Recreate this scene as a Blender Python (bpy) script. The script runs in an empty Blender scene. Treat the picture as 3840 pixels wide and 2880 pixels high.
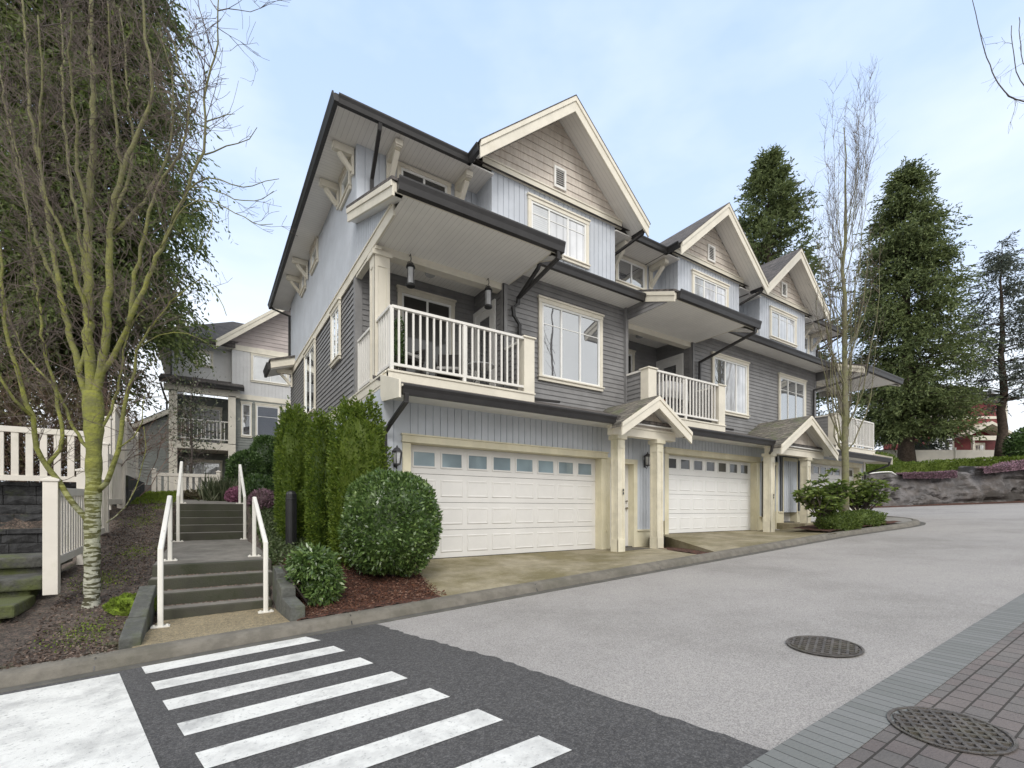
import bpy, math, random
import numpy as np
from mathutils import Vector
R = random.Random(7)
S = bpy.context.scene
COL = S.collection
V = Vector
UP = V((0, 0, 1))

# ------------------------------------------------------------------ objects
ORG = {}

def tag(o, label=None, cat=None, group=None, kind=None):
    if label: o['label'] = label
    if cat: o['category'] = cat
    if group: o['group'] = group
    if kind: o['kind'] = kind
    return o

def thing(name, label, cat, loc, group=None):
    o = bpy.data.objects.new(name, None)
    COL.objects.link(o)
    o.location = loc
    o.empty_display_size = 0.2
    ORG[o.name] = V(loc)
    return tag(o, label, cat, group)

class MB:
    def __init__(s):
        s.v = []; s.f = []
    def add(s, vs, fs):
        n = len(s.v)
        s.v += [tuple(p) for p in vs]
        s.f += [tuple(i + n for i in f) for f in fs]
        return s
    def box(s, x0, x1, y0, y1, z0, z1):
        return s.hexa([(x0,y0,z0),(x1,y0,z0),(x1,y1,z0),(x0,y1,z0),(x0,y0,z1),(x1,y0,z1),(x1,y1,z1),(x0,y1,z1)])
    def hexa(s, p):
        return s.add(p, [(0,3,2,1),(4,5,6,7),(0,1,5,4),(1,2,6,5),(2,3,7,6),(3,0,4,7)])
    def quad(s, a, b, c, d):
        return s.add([a,b,c,d], [(0,1,2,3)])
    def poly(s, pts):
        return s.add(pts, [tuple(range(len(pts)))])
    def prism(s, pts, ext):
        n = len(pts); e = V(ext)
        vs = [V(p) for p in pts] + [V(p) + e for p in pts]
        fs = [tuple(reversed(range(n))), tuple(range(n, 2*n))]
        for i in range(n):
            j = (i+1) % n
            fs.append((i, j, j+n, i+n))
        return s.add(vs, fs)
    def bar(s, p, q, w, h, side=None, up=UP):
        p = V(p); q = V(q); d = (q-p).normalized()
        a = V(side) if side else d.cross(up)
        if a.length < 1e-4: a = V((1,0,0))
        a.normalize(); b = a.cross(d).normalized()
        a = a*w/2; b = b*h/2
        return s.hexa([p-a-b, p+a-b, q+a-b, q-a-b, p-a+b, p+a+b, q+a+b, q-a+b])
    def tube(s, pts, rad, n=8, cap=True):
        pts = [V(p) for p in pts]; m = len(pts)
        if not hasattr(rad, '__len__'): rad = [rad]*m
        vs = []; fs = []
        pa = None
        for i in range(m):
            d = (pts[min(i+1,m-1)] - pts[max(i-1,0)])
            d = d.normalized() if d.length > 1e-9 else UP
            if pa is None:
                a = d.cross(UP)
                if a.length < 1e-3: a = d.cross(V((0,1,0)))
            else:
                a = pa - d*pa.dot(d)
            a.normalize(); pa = a; b = d.cross(a)
            for k in range(n):
                t = 2*math.pi*k/n
                vs.append(pts[i] + (a*math.cos(t) + b*math.sin(t))*rad[i])
        for i in range(m-1):
            for k in range(n):
                k2 = (k+1) % n
                fs.append((i*n+k, i*n+k2, (i+1)*n+k2, (i+1)*n+k))
        if cap:
            fs.append(tuple(reversed(range(n)))); fs.append(tuple(range((m-1)*n, m*n)))
        return s.add(vs, fs)
    def lathe(s, c, prof, n=20):
        vs = []; fs = []; c = V(c)
        for r, z in prof:
            for k in range(n):
                t = 2*math.pi*k/n
                vs.append(c + V((r*math.cos(t), r*math.sin(t), z)))
        m = len(prof)
        for i in range(m-1):
            for k in range(n):
                k2 = (k+1) % n
                fs.append((i*n+k, i*n+k2, (i+1)*n+k2, (i+1)*n+k))
        fs.append(tuple(reversed(range(n)))); fs.append(tuple(range((m-1)*n, m*n)))
        return s.add(vs, fs)
    def np(s, verts, faces):
        n = len(s.v)
        s.v += [tuple(p) for p in np.asarray(verts).tolist()]
        s.f += [tuple(f) for f in (np.asarray(faces)+n).tolist()]
        return s
    def build(s, name, m, parent=None, smooth=False, bevel=0, loc=None):
        me = bpy.data.meshes.new(name)
        org = V((0,0,0))
        if parent is not None: org = ORG[parent.name]
        elif loc is not None: org = V(loc)
        vs = s.v if org.length == 0 else [(x-org.x, y-org.y, z-org.z) for x, y, z in s.v]
        me.from_pydata(vs, [], s.f)
        me.materials.append(m)
        if smooth:
            me.polygons.foreach_set('use_smooth', [True]*len(me.polygons))
        me.update()
        o = bpy.data.objects.new(name, me)
        COL.objects.link(o)
        if parent is not None:
            o.parent = parent
        elif loc is not None:
            o.location = org
        ORG[o.name] = org
        if bevel:
            b = o.modifiers.new('bevel', 'BEVEL'); b.width = bevel; b.segments = 2; b.limit_method = 'ANGLE'
        return o

def struct(name, mb, m, kind='structure', **k):
    o = mb.build(name, m, **k)
    o['kind'] = kind
    return o

# a wall frame: a along the wall, b up, d outwards
class Fr:
    def __init__(s, o, u, n):
        s.o = V(o); s.u = V(u); s.n = V(n)
    def p(s, a, b, d=0):
        return s.o + s.u*a + UP*b + s.n*d
def front(y): return Fr((0, y, 0), (1, 0, 0), (0, -1, 0))
def west(x): return Fr((x, 0, 0), (0, 1, 0), (-1, 0, 0))
def east(x): return Fr((x, 0, 0), (0, 1, 0), (1, 0, 0))

def fbox(mb, F, a0, a1, b0, b1, d0, d1):
    return mb.hexa([F.p(a0,b0,d0), F.p(a1,b0,d0), F.p(a1,b0,d1), F.p(a0,b0,d1),
                    F.p(a0,b1,d0), F.p(a1,b1,d0), F.p(a1,b1,d1), F.p(a0,b1,d1)])

def lap(mb, F, a0, a1, b0, b1, ex=.115, lip=.02, span=None):
    """horizontal lap siding: every course a slanted board over the next; span(b) narrows it (gables)"""
    b = b0
    while b < b1 - 1e-4:
        t = min(b + ex, b1)
        l0, r0 = span(b) if span else (a0, a1)
        l1, r1 = span(t) if span else (a0, a1)
        if r0 - l0 > .02:
            if r1 < l1: l1 = r1 = (l1+r1)/2
            mb.add([F.p(l0,b,lip), F.p(r0,b,lip), F.p(r1,t,.003), F.p(l1,t,.003), F.p(l0,b,0), F.p(r0,b,0)],
                   [(0,1,2,3), (4,5,1,0)])
        b = t
def boards(mb, F, a0, a1, lo, hi, pitch=.15, gap=.016, dep=.016, cuts=None):
    """vertical boards with open grooves between them; lo / hi may be functions of a"""
    L = lo if callable(lo) else (lambda a: lo)
    H = hi if callable(hi) else (lambda a: hi)
    n = max(1, round((a1-a0)/pitch)); w = (a1-a0)/n
    for i in range(n):
        p = a0 + i*w + (gap/2 if i else 0); q = a0 + (i+1)*w - (gap/2 if i < n-1 else 0)
        if H(p) - L(p) < .005 and H(q) - L(q) < .005: continue
        A = [F.p(p,L(p),dep), F.p(q,L(q),dep), F.p(q,max(H(q),L(q)),dep), F.p(p,max(H(p),L(p)),dep)]
        B = [F.p(p,L(p),0), F.p(q,L(q),0), F.p(q,max(H(q),L(q)),0), F.p(p,max(H(p),L(p)),0)]
        mb.add(A+B, [(0,1,2,3), (4,0,3,7), (1,5,6,2), (0,4,5,1), (3,2,6,7)])
    m = 8
    for i in range(m):
        p = a0+(a1-a0)*i/m; q = a0+(a1-a0)*(i+1)/m
        mb.quad(F.p(p,L(p),0), F.p(q,L(q),0), F.p(q,max(H(q),L(q)),0), F.p(p,max(H(p),L(p)),0))

# ------------------------------------------------------------------ materials
def mat(name, col, rough=.6, var=.12, scale=3.0, bump=0, bscale=40, spec=.5, col2=None, blo=.42, bhi=.6, metal=0, extra=None, coat=0):
    m = bpy.data.materials.new(name); m.use_nodes = True
    N = m.node_tree.nodes; L = m.node_tree.links
    b = N['Principled BSDF']
    b.inputs['Roughness'].default_value = rough
    b.inputs['Specular IOR Level'].default_value = spec
    b.inputs['Metallic'].default_value = metal
    if coat: b.inputs['Coat Weight'].default_value = coat
    tc = N.new('ShaderNodeTexCoord')
    no = N.new('ShaderNodeTexNoise'); no.inputs['Scale'].default_value = scale; no.inputs['Detail'].default_value = 8; no.inputs['Roughness'].default_value = .65
    L.new(tc.outputs['Object'], no.inputs['Vector'])
    r = N.new('ShaderNodeValToRGB')
    c2 = col2 if col2 else tuple(min(1, c*(1+var)) for c in col)
    c1 = col if col2 else tuple(c*(1-var) for c in col)
    r.color_ramp.elements[0].position = blo; r.color_ramp.elements[1].position = bhi
    r.color_ramp.elements[0].color = (*c1, 1); r.color_ramp.elements[1].color = (*c2, 1)
    L.new(no.outputs['Fac'], r.inputs['Fac'])
    out = r.outputs['Color']
    if extra: out = extra(N, L, tc, out)
    L.new(out, b.inputs['Base Color'])
    if bump:
        n2 = N.new('ShaderNodeTexNoise'); n2.inputs['Scale'].default_value = bscale; n2.inputs['Detail'].default_value = 6
        L.new(tc.outputs['Object'], n2.inputs['Vector'])
        bp = N.new('ShaderNodeBump'); bp.inputs['Strength'].default_value = bump; bp.inputs['Distance'].default_value = .02
        L.new(n2.outputs['Fac'], bp.inputs['Height']); L.new(bp.outputs['Normal'], b.inputs['Normal'])
    return m

def mixn(N, L, fac, a, b, mode='MIX'):
    x = N.new('ShaderNodeMix'); x.data_type = 'RGBA'; x.blend_type = mode; x.clamp_factor = True
    for sock, val in ((x.inputs[0], fac), (x.inputs[6], a), (x.inputs[7], b)):
        if hasattr(val, 'is_output'): L.new(val, sock)
        elif isinstance(val, (int, float)): sock.default_value = val
        else: sock.default_value = (*val, 1) if len(val) == 3 else val
    return x.outputs[2]
def mth(N, L, op, a, b=0.0, c=None):
    x = N.new('ShaderNodeMath'); x.operation = op
    for i, val in enumerate((a, b, c)):
        if val is None: continue
        if hasattr(val, 'is_output'): L.new(val, x.inputs[i])
        else: x.inputs[i].default_value = val
    return x.outputs[0]
def ramp(N, L, fac, stops):
    r = N.new('ShaderNodeValToRGB')
    e = r.color_ramp.elements
    while len(e) < len(stops): e.new(.5)
    for k, (p, c) in zip(e, stops):
        k.position = p; k.color = (*c, 1) if len(c) == 3 else c
    L.new(fac, r.inputs['Fac'])
    return r.outputs['Color']
def noise(N, L, tc, scale, detail=4, rough=.6, vec=None):
    n = N.new('ShaderNodeTexNoise'); n.inputs['Scale'].default_value = scale; n.inputs['Detail'].default_value = detail; n.inputs['Roughness'].default_value = rough
    L.new(vec if vec is not None else tc.outputs['Object'], n.inputs['Vector'])
    return n.outputs['Fac']

def grime(col2, scale=1.3, lo=.5, hi=.72, amt=1.0, stretch=None):
    def ex(N, L, tc, out):
        v = None
        if stretch:
            mp = N.new('ShaderNodeMapping'); mp.inputs['Scale'].default_value = stretch
            L.new(tc.outputs['Object'], mp.inputs['Vector']); v = mp.outputs[0]
        f = ramp(N, L, noise(N, L, tc, scale, 7, .7, v), [(lo, (0,0,0)), (hi, (amt,amt,amt))])
        return mixn(N, L, f, out, col2)
    return ex
def speckle(scale, dark, light, k=.35):
    def ex(N, L, tc, out):
        v = N.new('ShaderNodeTexVoronoi'); v.inputs['Scale'].default_value = scale
        L.new(tc.outputs['Object'], v.inputs['Vector'])
        hs = N.new('ShaderNodeSeparateColor'); L.new(v.outputs['Color'], hs.inputs[0])
        c = ramp(N, L, hs.outputs[0], [(0, dark), (.5, (1,1,1)), (1, light)])
        big = ramp(N, L, noise(N, L, tc, .35, 7, .7), [(.34, (.80,.80,.79)), (.5, (1,1,1)), (.66, (1.10,1.10,1.09))])
        return mixn(N, L, 1.0, mixn(N, L, k, out, mixn(N, L, 1.0, out, c, 'MULTIPLY')), big, 'MULTIPLY')
    return ex
def leafmat(name, stops, rough=.55, trans=.25, spec=.35):
    m = bpy.data.materials.new(name); m.use_nodes = True
    N = m.node_tree.nodes; L = m.node_tree.links
    b = N['Principled BSDF']; b.inputs['Roughness'].default_value = rough; b.inputs['Specular IOR Level'].default_value = spec
    g = N.new('ShaderNodeNewGeometry')
    tc = N.new('ShaderNodeTexCoord')
    f = mth(N, L, 'ADD', mth(N, L, 'MULTIPLY', g.outputs['Random Per Island'], .6), mth(N, L, 'MULTIPLY', noise(N, L, tc, 1.2, 3), .5))
    c = ramp(N, L, f, stops)
    L.new(c, b.inputs['Base Color'])
    t = N.new('ShaderNodeBsdfTranslucent'); L.new(c, t.inputs['Color'])
    mx = N.new('ShaderNodeMixShader'); mx.inputs[0].default_value = trans
    L.new(b.outputs[0], mx.inputs[1]); L.new(t.outputs[0], mx.inputs[2])
    L.new(mx.outputs[0], N['Material Output'].inputs['Surface'])
    return m
def glassmat(name, col, mixf=.35, blinds=0, axis=2):
    m = bpy.data.materials.new(name); m.use_nodes = True
    N = m.node_tree.nodes; L = m.node_tree.links
    b = N['Principled BSDF']; b.inputs['Roughness'].default_value = .35
    tc = N.new('ShaderNodeTexCoord')
    f = noise(N, L, tc, .9, 3)
    c = ramp(N, L, f, [(.3, tuple(x*.55 for x in col)), (.7, tuple(min(1,x*1.25) for x in col))])
    if blinds:
        sx = N.new('ShaderNodeSeparateXYZ'); L.new(tc.outputs['Object'], sx.inputs[0])
        w = mth(N, L, 'PINGPONG', sx.outputs[axis], blinds/2)
        w = mth(N, L, 'MULTIPLY', w, 2/blinds)
        c = mixn(N, L, 1.0, c, ramp(N, L, w, [(0,(.55,.55,.55)), (.35,(1,1,1))]), 'MULTIPLY')
    L.new(c, b.inputs['Base Color'])
    g = N.new('ShaderNodeBsdfGlossy'); g.inputs['Roughness'].default_value = .015; g.inputs['Color'].default_value = (.92,.95,.97,1)
    n2 = N.new('ShaderNodeTexNoise'); n2.inputs['Scale'].default_value = 1.1; L.new(tc.outputs['Object'], n2.inputs['Vector'])
    bp = N.new('ShaderNodeBump'); bp.inputs['Strength'].default_value = .03; bp.inputs['Distance'].default_value = .1
    L.new(n2.outputs['Fac'], bp.inputs['Height']); L.new(bp.outputs['Normal'], g.inputs['Normal'])
    lw = N.new('ShaderNodeLayerWeight'); lw.inputs['Blend'].default_value = .35
    fa = mth(N, L, 'ADD', mth(N, L, 'MULTIPLY', lw.outputs['Fresnel'], .6), mixf)
    mx = N.new('ShaderNodeMixShader'); L.new(fa, mx.inputs[0])
    L.new(b.outputs[0], mx.inputs[1]); L.new(g.outputs[0], mx.inputs[2])
    L.new(mx.outputs[0], N['Material Output'].inputs['Surface'])
    return m
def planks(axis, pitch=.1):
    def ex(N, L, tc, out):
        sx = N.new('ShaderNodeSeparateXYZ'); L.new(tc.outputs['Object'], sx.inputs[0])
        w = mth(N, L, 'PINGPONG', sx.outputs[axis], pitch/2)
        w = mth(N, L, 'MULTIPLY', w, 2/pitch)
        c = ramp(N, L, w, [(0,(.62,.61,.6)), (.1,(1,1,1))])  # plank grooves have no depth: their shade is painted as darker lines
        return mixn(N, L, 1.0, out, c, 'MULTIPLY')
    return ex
def shingles(N, L, tc, out):
    sx = N.new('ShaderNodeSeparateXYZ'); L.new(tc.outputs['Object'], sx.inputs[0])
    cb = N.new('ShaderNodeCombineXYZ')
    L.new(mth(N, L, 'ADD', sx.outputs[0], sx.outputs[1]), cb.inputs[0]); L.new(sx.outputs[2], cb.inputs[1])
    br = N.new('ShaderNodeTexBrick'); L.new(cb.outputs[0], br.inputs['Vector'])
    br.inputs['Scale'].default_value = 1; br.inputs['Brick Width'].default_value = .22; br.inputs['Row Height'].default_value = .075
    br.inputs['Mortar Size'].default_value = .006; br.inputs['Color1'].default_value = (.75,.75,.75,1); br.inputs['Color2'].default_value = (1.35,1.3,1.25,1); br.inputs['Mortar'].default_value = (.35,.35,.35,1)
    return mixn(N, L, 1.0, out, br.outputs[0], 'MULTIPLY')

M = {}
M['blue'] = mat('blue_grey_boards', (.555,.590,.640), .55, .05, 1.5, extra=grime((.49,.51,.54), .8, .5, .75, .5))
M['lap'] = mat('dark_grey_lap', (.235,.232,.232), .5, .10, 2.2, extra=grime((.19,.185,.18), 1.2, .5, .75, .6, (1,1,.3)))
M['cream'] = mat('cream_trim', (.745,.70,.59), .5, .05, 2, extra=grime((.55,.5,.36), 1.7, .58, .8, .6))
M['creamd'] = mat('weathered_cream', (.71,.665,.53), .55, .08, 3, extra=grime((.42,.40,.22), 2.2, .55, .75, .7, (1,1,.25)))
M['white'] = mat('white_paint', (.80,.79,.76), .4, .03, 3)
M['rail'] = mat('rail_paint', (.78,.76,.71), .4, .03, 3)
M['frame'] = mat('window_vinyl', (.82,.82,.79), .35, .02, 3)
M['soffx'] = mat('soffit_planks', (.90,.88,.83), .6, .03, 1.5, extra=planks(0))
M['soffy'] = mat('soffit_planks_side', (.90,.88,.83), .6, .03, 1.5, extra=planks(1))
M['gutter'] = mat('dark_gutter', (.026,.0245,.0245), .45, .12, 4, spec=.5)
M['roof'] = mat('asphalt_shingle', (.115,.105,.10), .9, .25, 9, bump=.4, bscale=90, extra=shingles)
M['roofmoss'] = mat('mossy_shingle', (.17,.16,.14), .9, .25, 9, bump=.4, bscale=90, extra=lambda N,L,tc,o: grime((.12,.15,.06), 2.5, .5, .66, .7)(N,L,tc,shingles(N,L,tc,o)))
M['shake'] = mat('gable_shake', (.62,.565,.50), .65, .07, 2, extra=grime((.44,.37,.31), 1.5, .45, .7, .8, (9,9,1)))
M['garage'] = mat('garage_door_paint', (.715,.705,.685), .4, .03, 1.2, extra=grime((.62,.60,.55), 1.1, .55, .8, .5))
M['garage2'] = mat('garage_door_white', (.80,.80,.79), .4, .02, 1.2)
M['gframe'] = mat('garage_jamb', (.72,.67,.50), .5, .06, 2, extra=grime((.52,.45,.24), 1.6, .5, .8, .6, (1,1,.3)))
M['glass'] = glassmat('window_glass', (.10,.10,.105), .34)
M['glassb'] = glassmat('window_blinds', (.46,.47,.47), .22, blinds=.05)
M['glassc'] = glassmat('window_curtain', (.62,.62,.63), .2, blinds=.22, axis=0)
M['glassd'] = glassmat('dark_glass', (.035,.033,.03), .02)
M['gwin'] = glassmat('frosted_glass', (.25,.33,.37), .1)
M['black'] = mat('black_metal', (.02,.02,.021), .35, .1, 5)
M['bronze'] = mat('lamp_metal', (.055,.055,.06), .45, .15, 8)
M['lampg'] = mat('lamp_glass', (.55,.56,.57), .15, .1, 6, spec=.8)
M['chrome'] = mat('door_knob', (.35,.33,.30), .25, .05, 8, metal=1)
M['road'] = mat('light_asphalt', (.345,.328,.315), .85, .05, 60, bump=.45, bscale=200, extra=speckle(150, (.45,.45,.45), (1.45,1.45,1.42), .6))
M['asphalt'] = mat('dark_asphalt', (.074,.072,.073), .8, .18, 30, bump=.5, bscale=170, extra=speckle(120, (.6,.6,.6), (2.2,2.2,2.1), .6))
M['paint'] = mat('road_paint', (.74,.74,.71), .6, .05, 5, bump=.25, bscale=150, extra=lambda N,L,tc,o: grime((.22,.22,.22), 34, .56, .68, .7)(N,L,tc,grime((.40,.40,.39), 2.6, .48, .68, .75)(N,L,tc,o)))
M['kerb'] = mat('kerb_concrete', (.165,.152,.128), .85, .15, 6, bump=.4, bscale=90, extra=grime((.10,.095,.07), 1.2, .5, .72, .7))
M['gut2'] = mat('gutter_pan', (.105,.10,.088), .85, .15, 6, bump=.3, bscale=90, extra=grime((.07,.07,.06), 1.8, .5, .72, .7))
M['drive'] = mat('mossy_concrete', (.35,.31,.225), .85, .10, 2.5, bump=.35, bscale=80, extra=lambda N,L,tc,o: speckle(150,(.7,.7,.68),(1.25,1.22,1.1),.5)(N,L,tc,grime((.175,.15,.075), .9, .38, .60, .95)(N,L,tc,o)))
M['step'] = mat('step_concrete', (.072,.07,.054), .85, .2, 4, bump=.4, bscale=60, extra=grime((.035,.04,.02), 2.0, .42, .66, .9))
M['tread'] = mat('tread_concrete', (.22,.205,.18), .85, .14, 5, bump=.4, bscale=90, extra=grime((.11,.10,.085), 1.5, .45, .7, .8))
M['slab'] = mat('exposed_aggregate', (.28,.235,.155), .85, .15, 20, bump=.5, bscale=120, extra=speckle(110,(.5,.5,.5),(1.6,1.5,1.3),.7))
M['timber'] = mat('weathered_timber', (.105,.108,.098), .85, .22, 6, bump=.6, bscale=30, extra=grime((.075,.085,.04), 2.5, .48, .66, .8))
M['block'] = mat('dark_block', (.04,.041,.043), .9, .35, 7, bump=.9, bscale=22, extra=grime((.06,.075,.02), 2.0, .56, .7, .9))
M['fence'] = mat('fence_vinyl', (.70,.66,.59), .5, .04, 2, extra=grime((.45,.46,.32), 1.3, .56, .78, .6))
M['soil'] = mat('soil', (.062,.052,.045), .95, .35, 5, bump=1.0, bscale=35, col2=(.105,.09,.075), extra=lambda N,L,tc,o: grime((.09,.115,.028), 1.1, .58, .70, .75)(N,L,tc,speckle(60,(.5,.45,.42),(2.3,1.9,1.8),.7)(N,L,tc,o)))
M['mulch'] = mat('mulch', (.045,.022,.015), .95, .35, 9, bump=1.0, bscale=50, col2=(.10,.043,.028), extra=speckle(70,(.4,.4,.4),(2.4,1.9,1.6),.7))
M['lawn'] = mat('lawn', (.11,.19,.03), .9, .3, 6, bump=.8, bscale=60)
M['rock'] = mat('rock_face', (.085,.08,.08), .9, .25, 1.6, bump=1.0, bscale=6, col2=(.18,.17,.17), extra=lambda N,L,tc,o: grime((.03,.026,.022), .55, .52, .56, .8, (1,1,2.5))(N,L,tc,grime((.075,.06,.05), .9, .46, .64, .9)(N,L,tc,o)))
def ground_far(): return mat('far_ground', (.07,.075,.045), .95, .3, .5, bump=.5, bscale=3)
M['far'] = ground_far()
M['bark'] = mat('conifer_bark', (.075,.055,.042), .95, .3, 8, bump=.8, bscale=20)
M['twig'] = mat('twigs', (.125,.098,.08), .8, .3, 2)
M['twigd'] = mat('dark_twigs', (.085,.07,.062), .8, .3, 2)
M['twigr'] = mat('reddish_twigs', (.15,.095,.07), .8, .3, 2)
def birch(N, L, tc, out):
    mp = N.new('ShaderNodeMapping'); mp.inputs['Scale'].default_value = (7, 7, 30); L.new(tc.outputs['Object'], mp.inputs['Vector'])
    f = ramp(N, L, noise(N, L, tc, 1.0, 4, .55, mp.outputs[0]), [(.485,(0,0,0)), (.515,(1,1,1))])
    o = mixn(N, L, f, out, (.06,.055,.035))
    sx = N.new('ShaderNodeSeparateXYZ'); L.new(tc.outputs['Object'], sx.inputs[0])
    z = mth(N, L, 'ADD', sx.outputs[2], mth(N, L, 'MULTIPLY', noise(N, L, tc, 4, 5), 1.2))
    zz = mth(N, L, 'DIVIDE', z, 7.0)
    g = ramp(N, L, zz, [(.10,(.08,.08,.08)), (.23,(.40,.40,.40)), (.33,(.95,.95,.95)), (.60,(.85,.85,.85)), (.8,(.45,.45,.45))])
    moss = ramp(N, L, noise(N, L, tc, 7, 5), [(.3,(.27,.28,.04)), (.6,(.165,.175,.035)), (.75,(.09,.09,.04))])
    hi = ramp(N, L, zz, [(.30,(0,0,0)), (.46,(1,1,1))])
    o = mixn(N, L, hi, o, (.17,.155,.115))
    return mixn(N, L, g, o, mixn(N, L, ramp(N, L, f, [(0,(1,1,1)),(1,(.72,.72,.72))]), o, moss))
M['birch'] = mat('mossy_birch_bark', (.42,.42,.36), .9, .2, 12, bump=.8, bscale=35, extra=birch)
M['poplar'] = mat('poplar_bark', (.20,.185,.13), .9, .25, 10, bump=.7, bscale=30, extra=grime((.17,.185,.05), 2.5, .42, .62, .7))
M['moss'] = mat('moss', (.16,.23,.02), .95, .35, 20, bump=1, bscale=80)
M['arbor'] = leafmat('arborvitae_spray', [(.15,(.045,.085,.012)), (.5,(.115,.18,.024)), (.9,(.22,.285,.045))], .5, .4)
M['laurel'] = leafmat('laurel_leaf', [(.15,(.035,.07,.02)), (.5,(.09,.155,.042)), (.8,(.16,.245,.065)), (.95,(.28,.36,.13))], .28, .2, .7)
M['dleaf'] = leafmat('dark_leaf', [(.15,(.028,.055,.018)), (.6,(.065,.12,.034)), (.95,(.14,.21,.07))], .4, .25)
M['rhodo'] = leafmat('rhododendron_leaf', [(.15,(.05,.08,.02)), (.6,(.13,.19,.04)), (.9,(.25,.30,.07))], .4, .25)
M['lowh'] = leafmat('low_hedge_leaf', [(.15,(.04,.065,.016)), (.6,(.10,.15,.03)), (.9,(.18,.23,.05))], .5, .25)
M['cedar'] = leafmat('cedar_foliage', [(.15,(.055,.075,.028)), (.5,(.115,.15,.05)), (.85,(.18,.215,.075))], .6, .45)
M['cedarb'] = leafmat('bronze_cedar_foliage', [(.15,(.055,.08,.028)), (.5,(.115,.155,.046)), (.85,(.185,.22,.072))], .6, .45)
M['sequoia'] = leafmat('sequoia_foliage', [(.15,(.06,.085,.035)), (.5,(.12,.155,.06)), (.85,(.19,.23,.085))], .6, .35)
M['spruce'] = leafmat('spruce_foliage', [(.15,(.05,.062,.05)), (.5,(.095,.115,.09)), (.85,(.15,.17,.135))], .6, .3)
M['tophedge'] = leafmat('clipped_hedge', [(.15,(.07,.11,.015)), (.6,(.13,.19,.025)), (.95,(.20,.26,.05))], .6, .3)
M['heather'] = leafmat('heather_flowers', [(.15,(.09,.075,.06)), (.5,(.21,.14,.16)), (.9,(.40,.24,.31))], .8, .2)
M['pinkh'] = leafmat('pink_heather', [(.15,(.10,.05,.06)), (.5,(.30,.12,.19)), (.9,(.48,.22,.33))], .8, .2)
M['brush'] = leafmat('brown_brush', [(.15,(.05,.04,.028)), (.5,(.09,.075,.04)), (.9,(.13,.125,.05))], .7, .2)
M['ivy'] = leafmat('ground_cover_leaf', [(.15,(.03,.05,.018)), (.5,(.075,.115,.035)), (.9,(.16,.19,.10))], .5, .2)
M['litter'] = leafmat('leaf_litter', [(.15,(.035,.025,.02)), (.5,(.10,.07,.055)), (.85,(.22,.17,.14)), (.97,(.4,.36,.33))], .9, 0)
M['chips'] = leafmat('mulch_chips', [(.15,(.03,.014,.009)), (.6,(.12,.05,.028)), (.95,(.30,.20,.15))], .9, 0)
M['holly'] = leafmat('holly_leaf', [(.15,(.03,.045,.02)), (.5,(.07,.09,.045)), (.9,(.22,.23,.15))], .4, .2)
M['red'] = mat('red_siding', (.20,.028,.03), .6, .15, 2)
M['green'] = mat('green_lap', (.22,.235,.215), .55, .08, 2)
M['grey'] = mat('grey_boards', (.62,.62,.615), .55, .05, 1.5)
M['pinkshake'] = mat('pinkish_shake', (.46,.405,.385), .65, .07, 2)
M['iron'] = mat('manhole_iron', (.10,.09,.082), .6, .3, 10, bump=.6, bscale=60, extra=grime((.09,.085,.05), 4, .5, .7, .7))
M['drive3'] = mat('grey_concrete', (.26,.25,.23), .85, .1, 3, bump=.3, bscale=80, extra=grime((.18,.17,.15), 1, .4, .65, .8))
M['cover'] = mat('grill_cover', (.42,.42,.42), .5, .12, 4)
M['orange'] = mat('orange_plastic', (.5,.17,.05), .5, .1, 4)
M['wicker'] = mat('dark_wicker', (.03,.026,.024), .6, .2, 20)
M['cushion'] = mat('pale_cushion', (.45,.44,.42), .8, .1, 6)
def pavers(N, L, tc, out):
    br = N.new('ShaderNodeTexBrick'); mp = N.new('ShaderNodeMapping')
    L.new(tc.outputs['Object'], mp.inputs['Vector']); L.new(mp.outputs[0], br.inputs['Vector'])
    mp.inputs['Rotation'].default_value = (0,0,0)
    br.inputs['Scale'].default_value = 1; br.inputs['Brick Width'].default_value = .15; br.inputs['Row Height'].default_value = .125; br.offset = .5
    br.inputs['Mortar Size'].default_value = .006; br.inputs['Bias'].default_value = .1
    br.inputs['Color1'].default_value = (.15,.143,.138,1); br.inputs['Color2'].default_value = (.168,.145,.14,1); br.inputs['Mortar'].default_value = (.045,.04,.035,1)
    t = ramp(N, L, noise(N, L, tc, 1.6, 6), [(.3,(.75,.75,.75)), (.7,(1.15,1.13,1.1))])
    return mixn(N, L, 1.0, br.outputs[0], t, 'MULTIPLY')
M['paver'] = mat('cobble_pavers', (.18,.14,.13), .85, .1, 8, bump=.4, bscale=60, extra=pavers)
def soldier(N, L, tc, out):
    br = N.new('ShaderNodeTexBrick'); L.new(tc.outputs['Object'], br.inputs['Vector'])
    br.inputs['Scale'].default_value = 1; br.inputs['Brick Width'].default_value = .085; br.inputs['Row Height'].default_value = .34; br.offset = 0
    br.inputs['Mortar Size'].default_value = .0035
    br.inputs['Color1'].default_value = (.165,.172,.165,1); br.inputs['Color2'].default_value = (.20,.205,.20,1); br.inputs['Mortar'].default_value = (.05,.05,.048,1)
    return br.outputs[0]
M['soldier'] = mat('border_pavers', (.18,.18,.18), .85, .1, 8, bump=.4, bscale=60, extra=soldier)
# ------------------------------------------------------------------ the row of three townhouses
Y1, Y2, YB, Y3, YD, YBG = 8.15, 8.70, 10.0, 9.90, 9.18, 8.53
F1, F2, FB, F3, FD = front(Y1), front(Y2), front(YB), front(Y3), front(YD)

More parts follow.
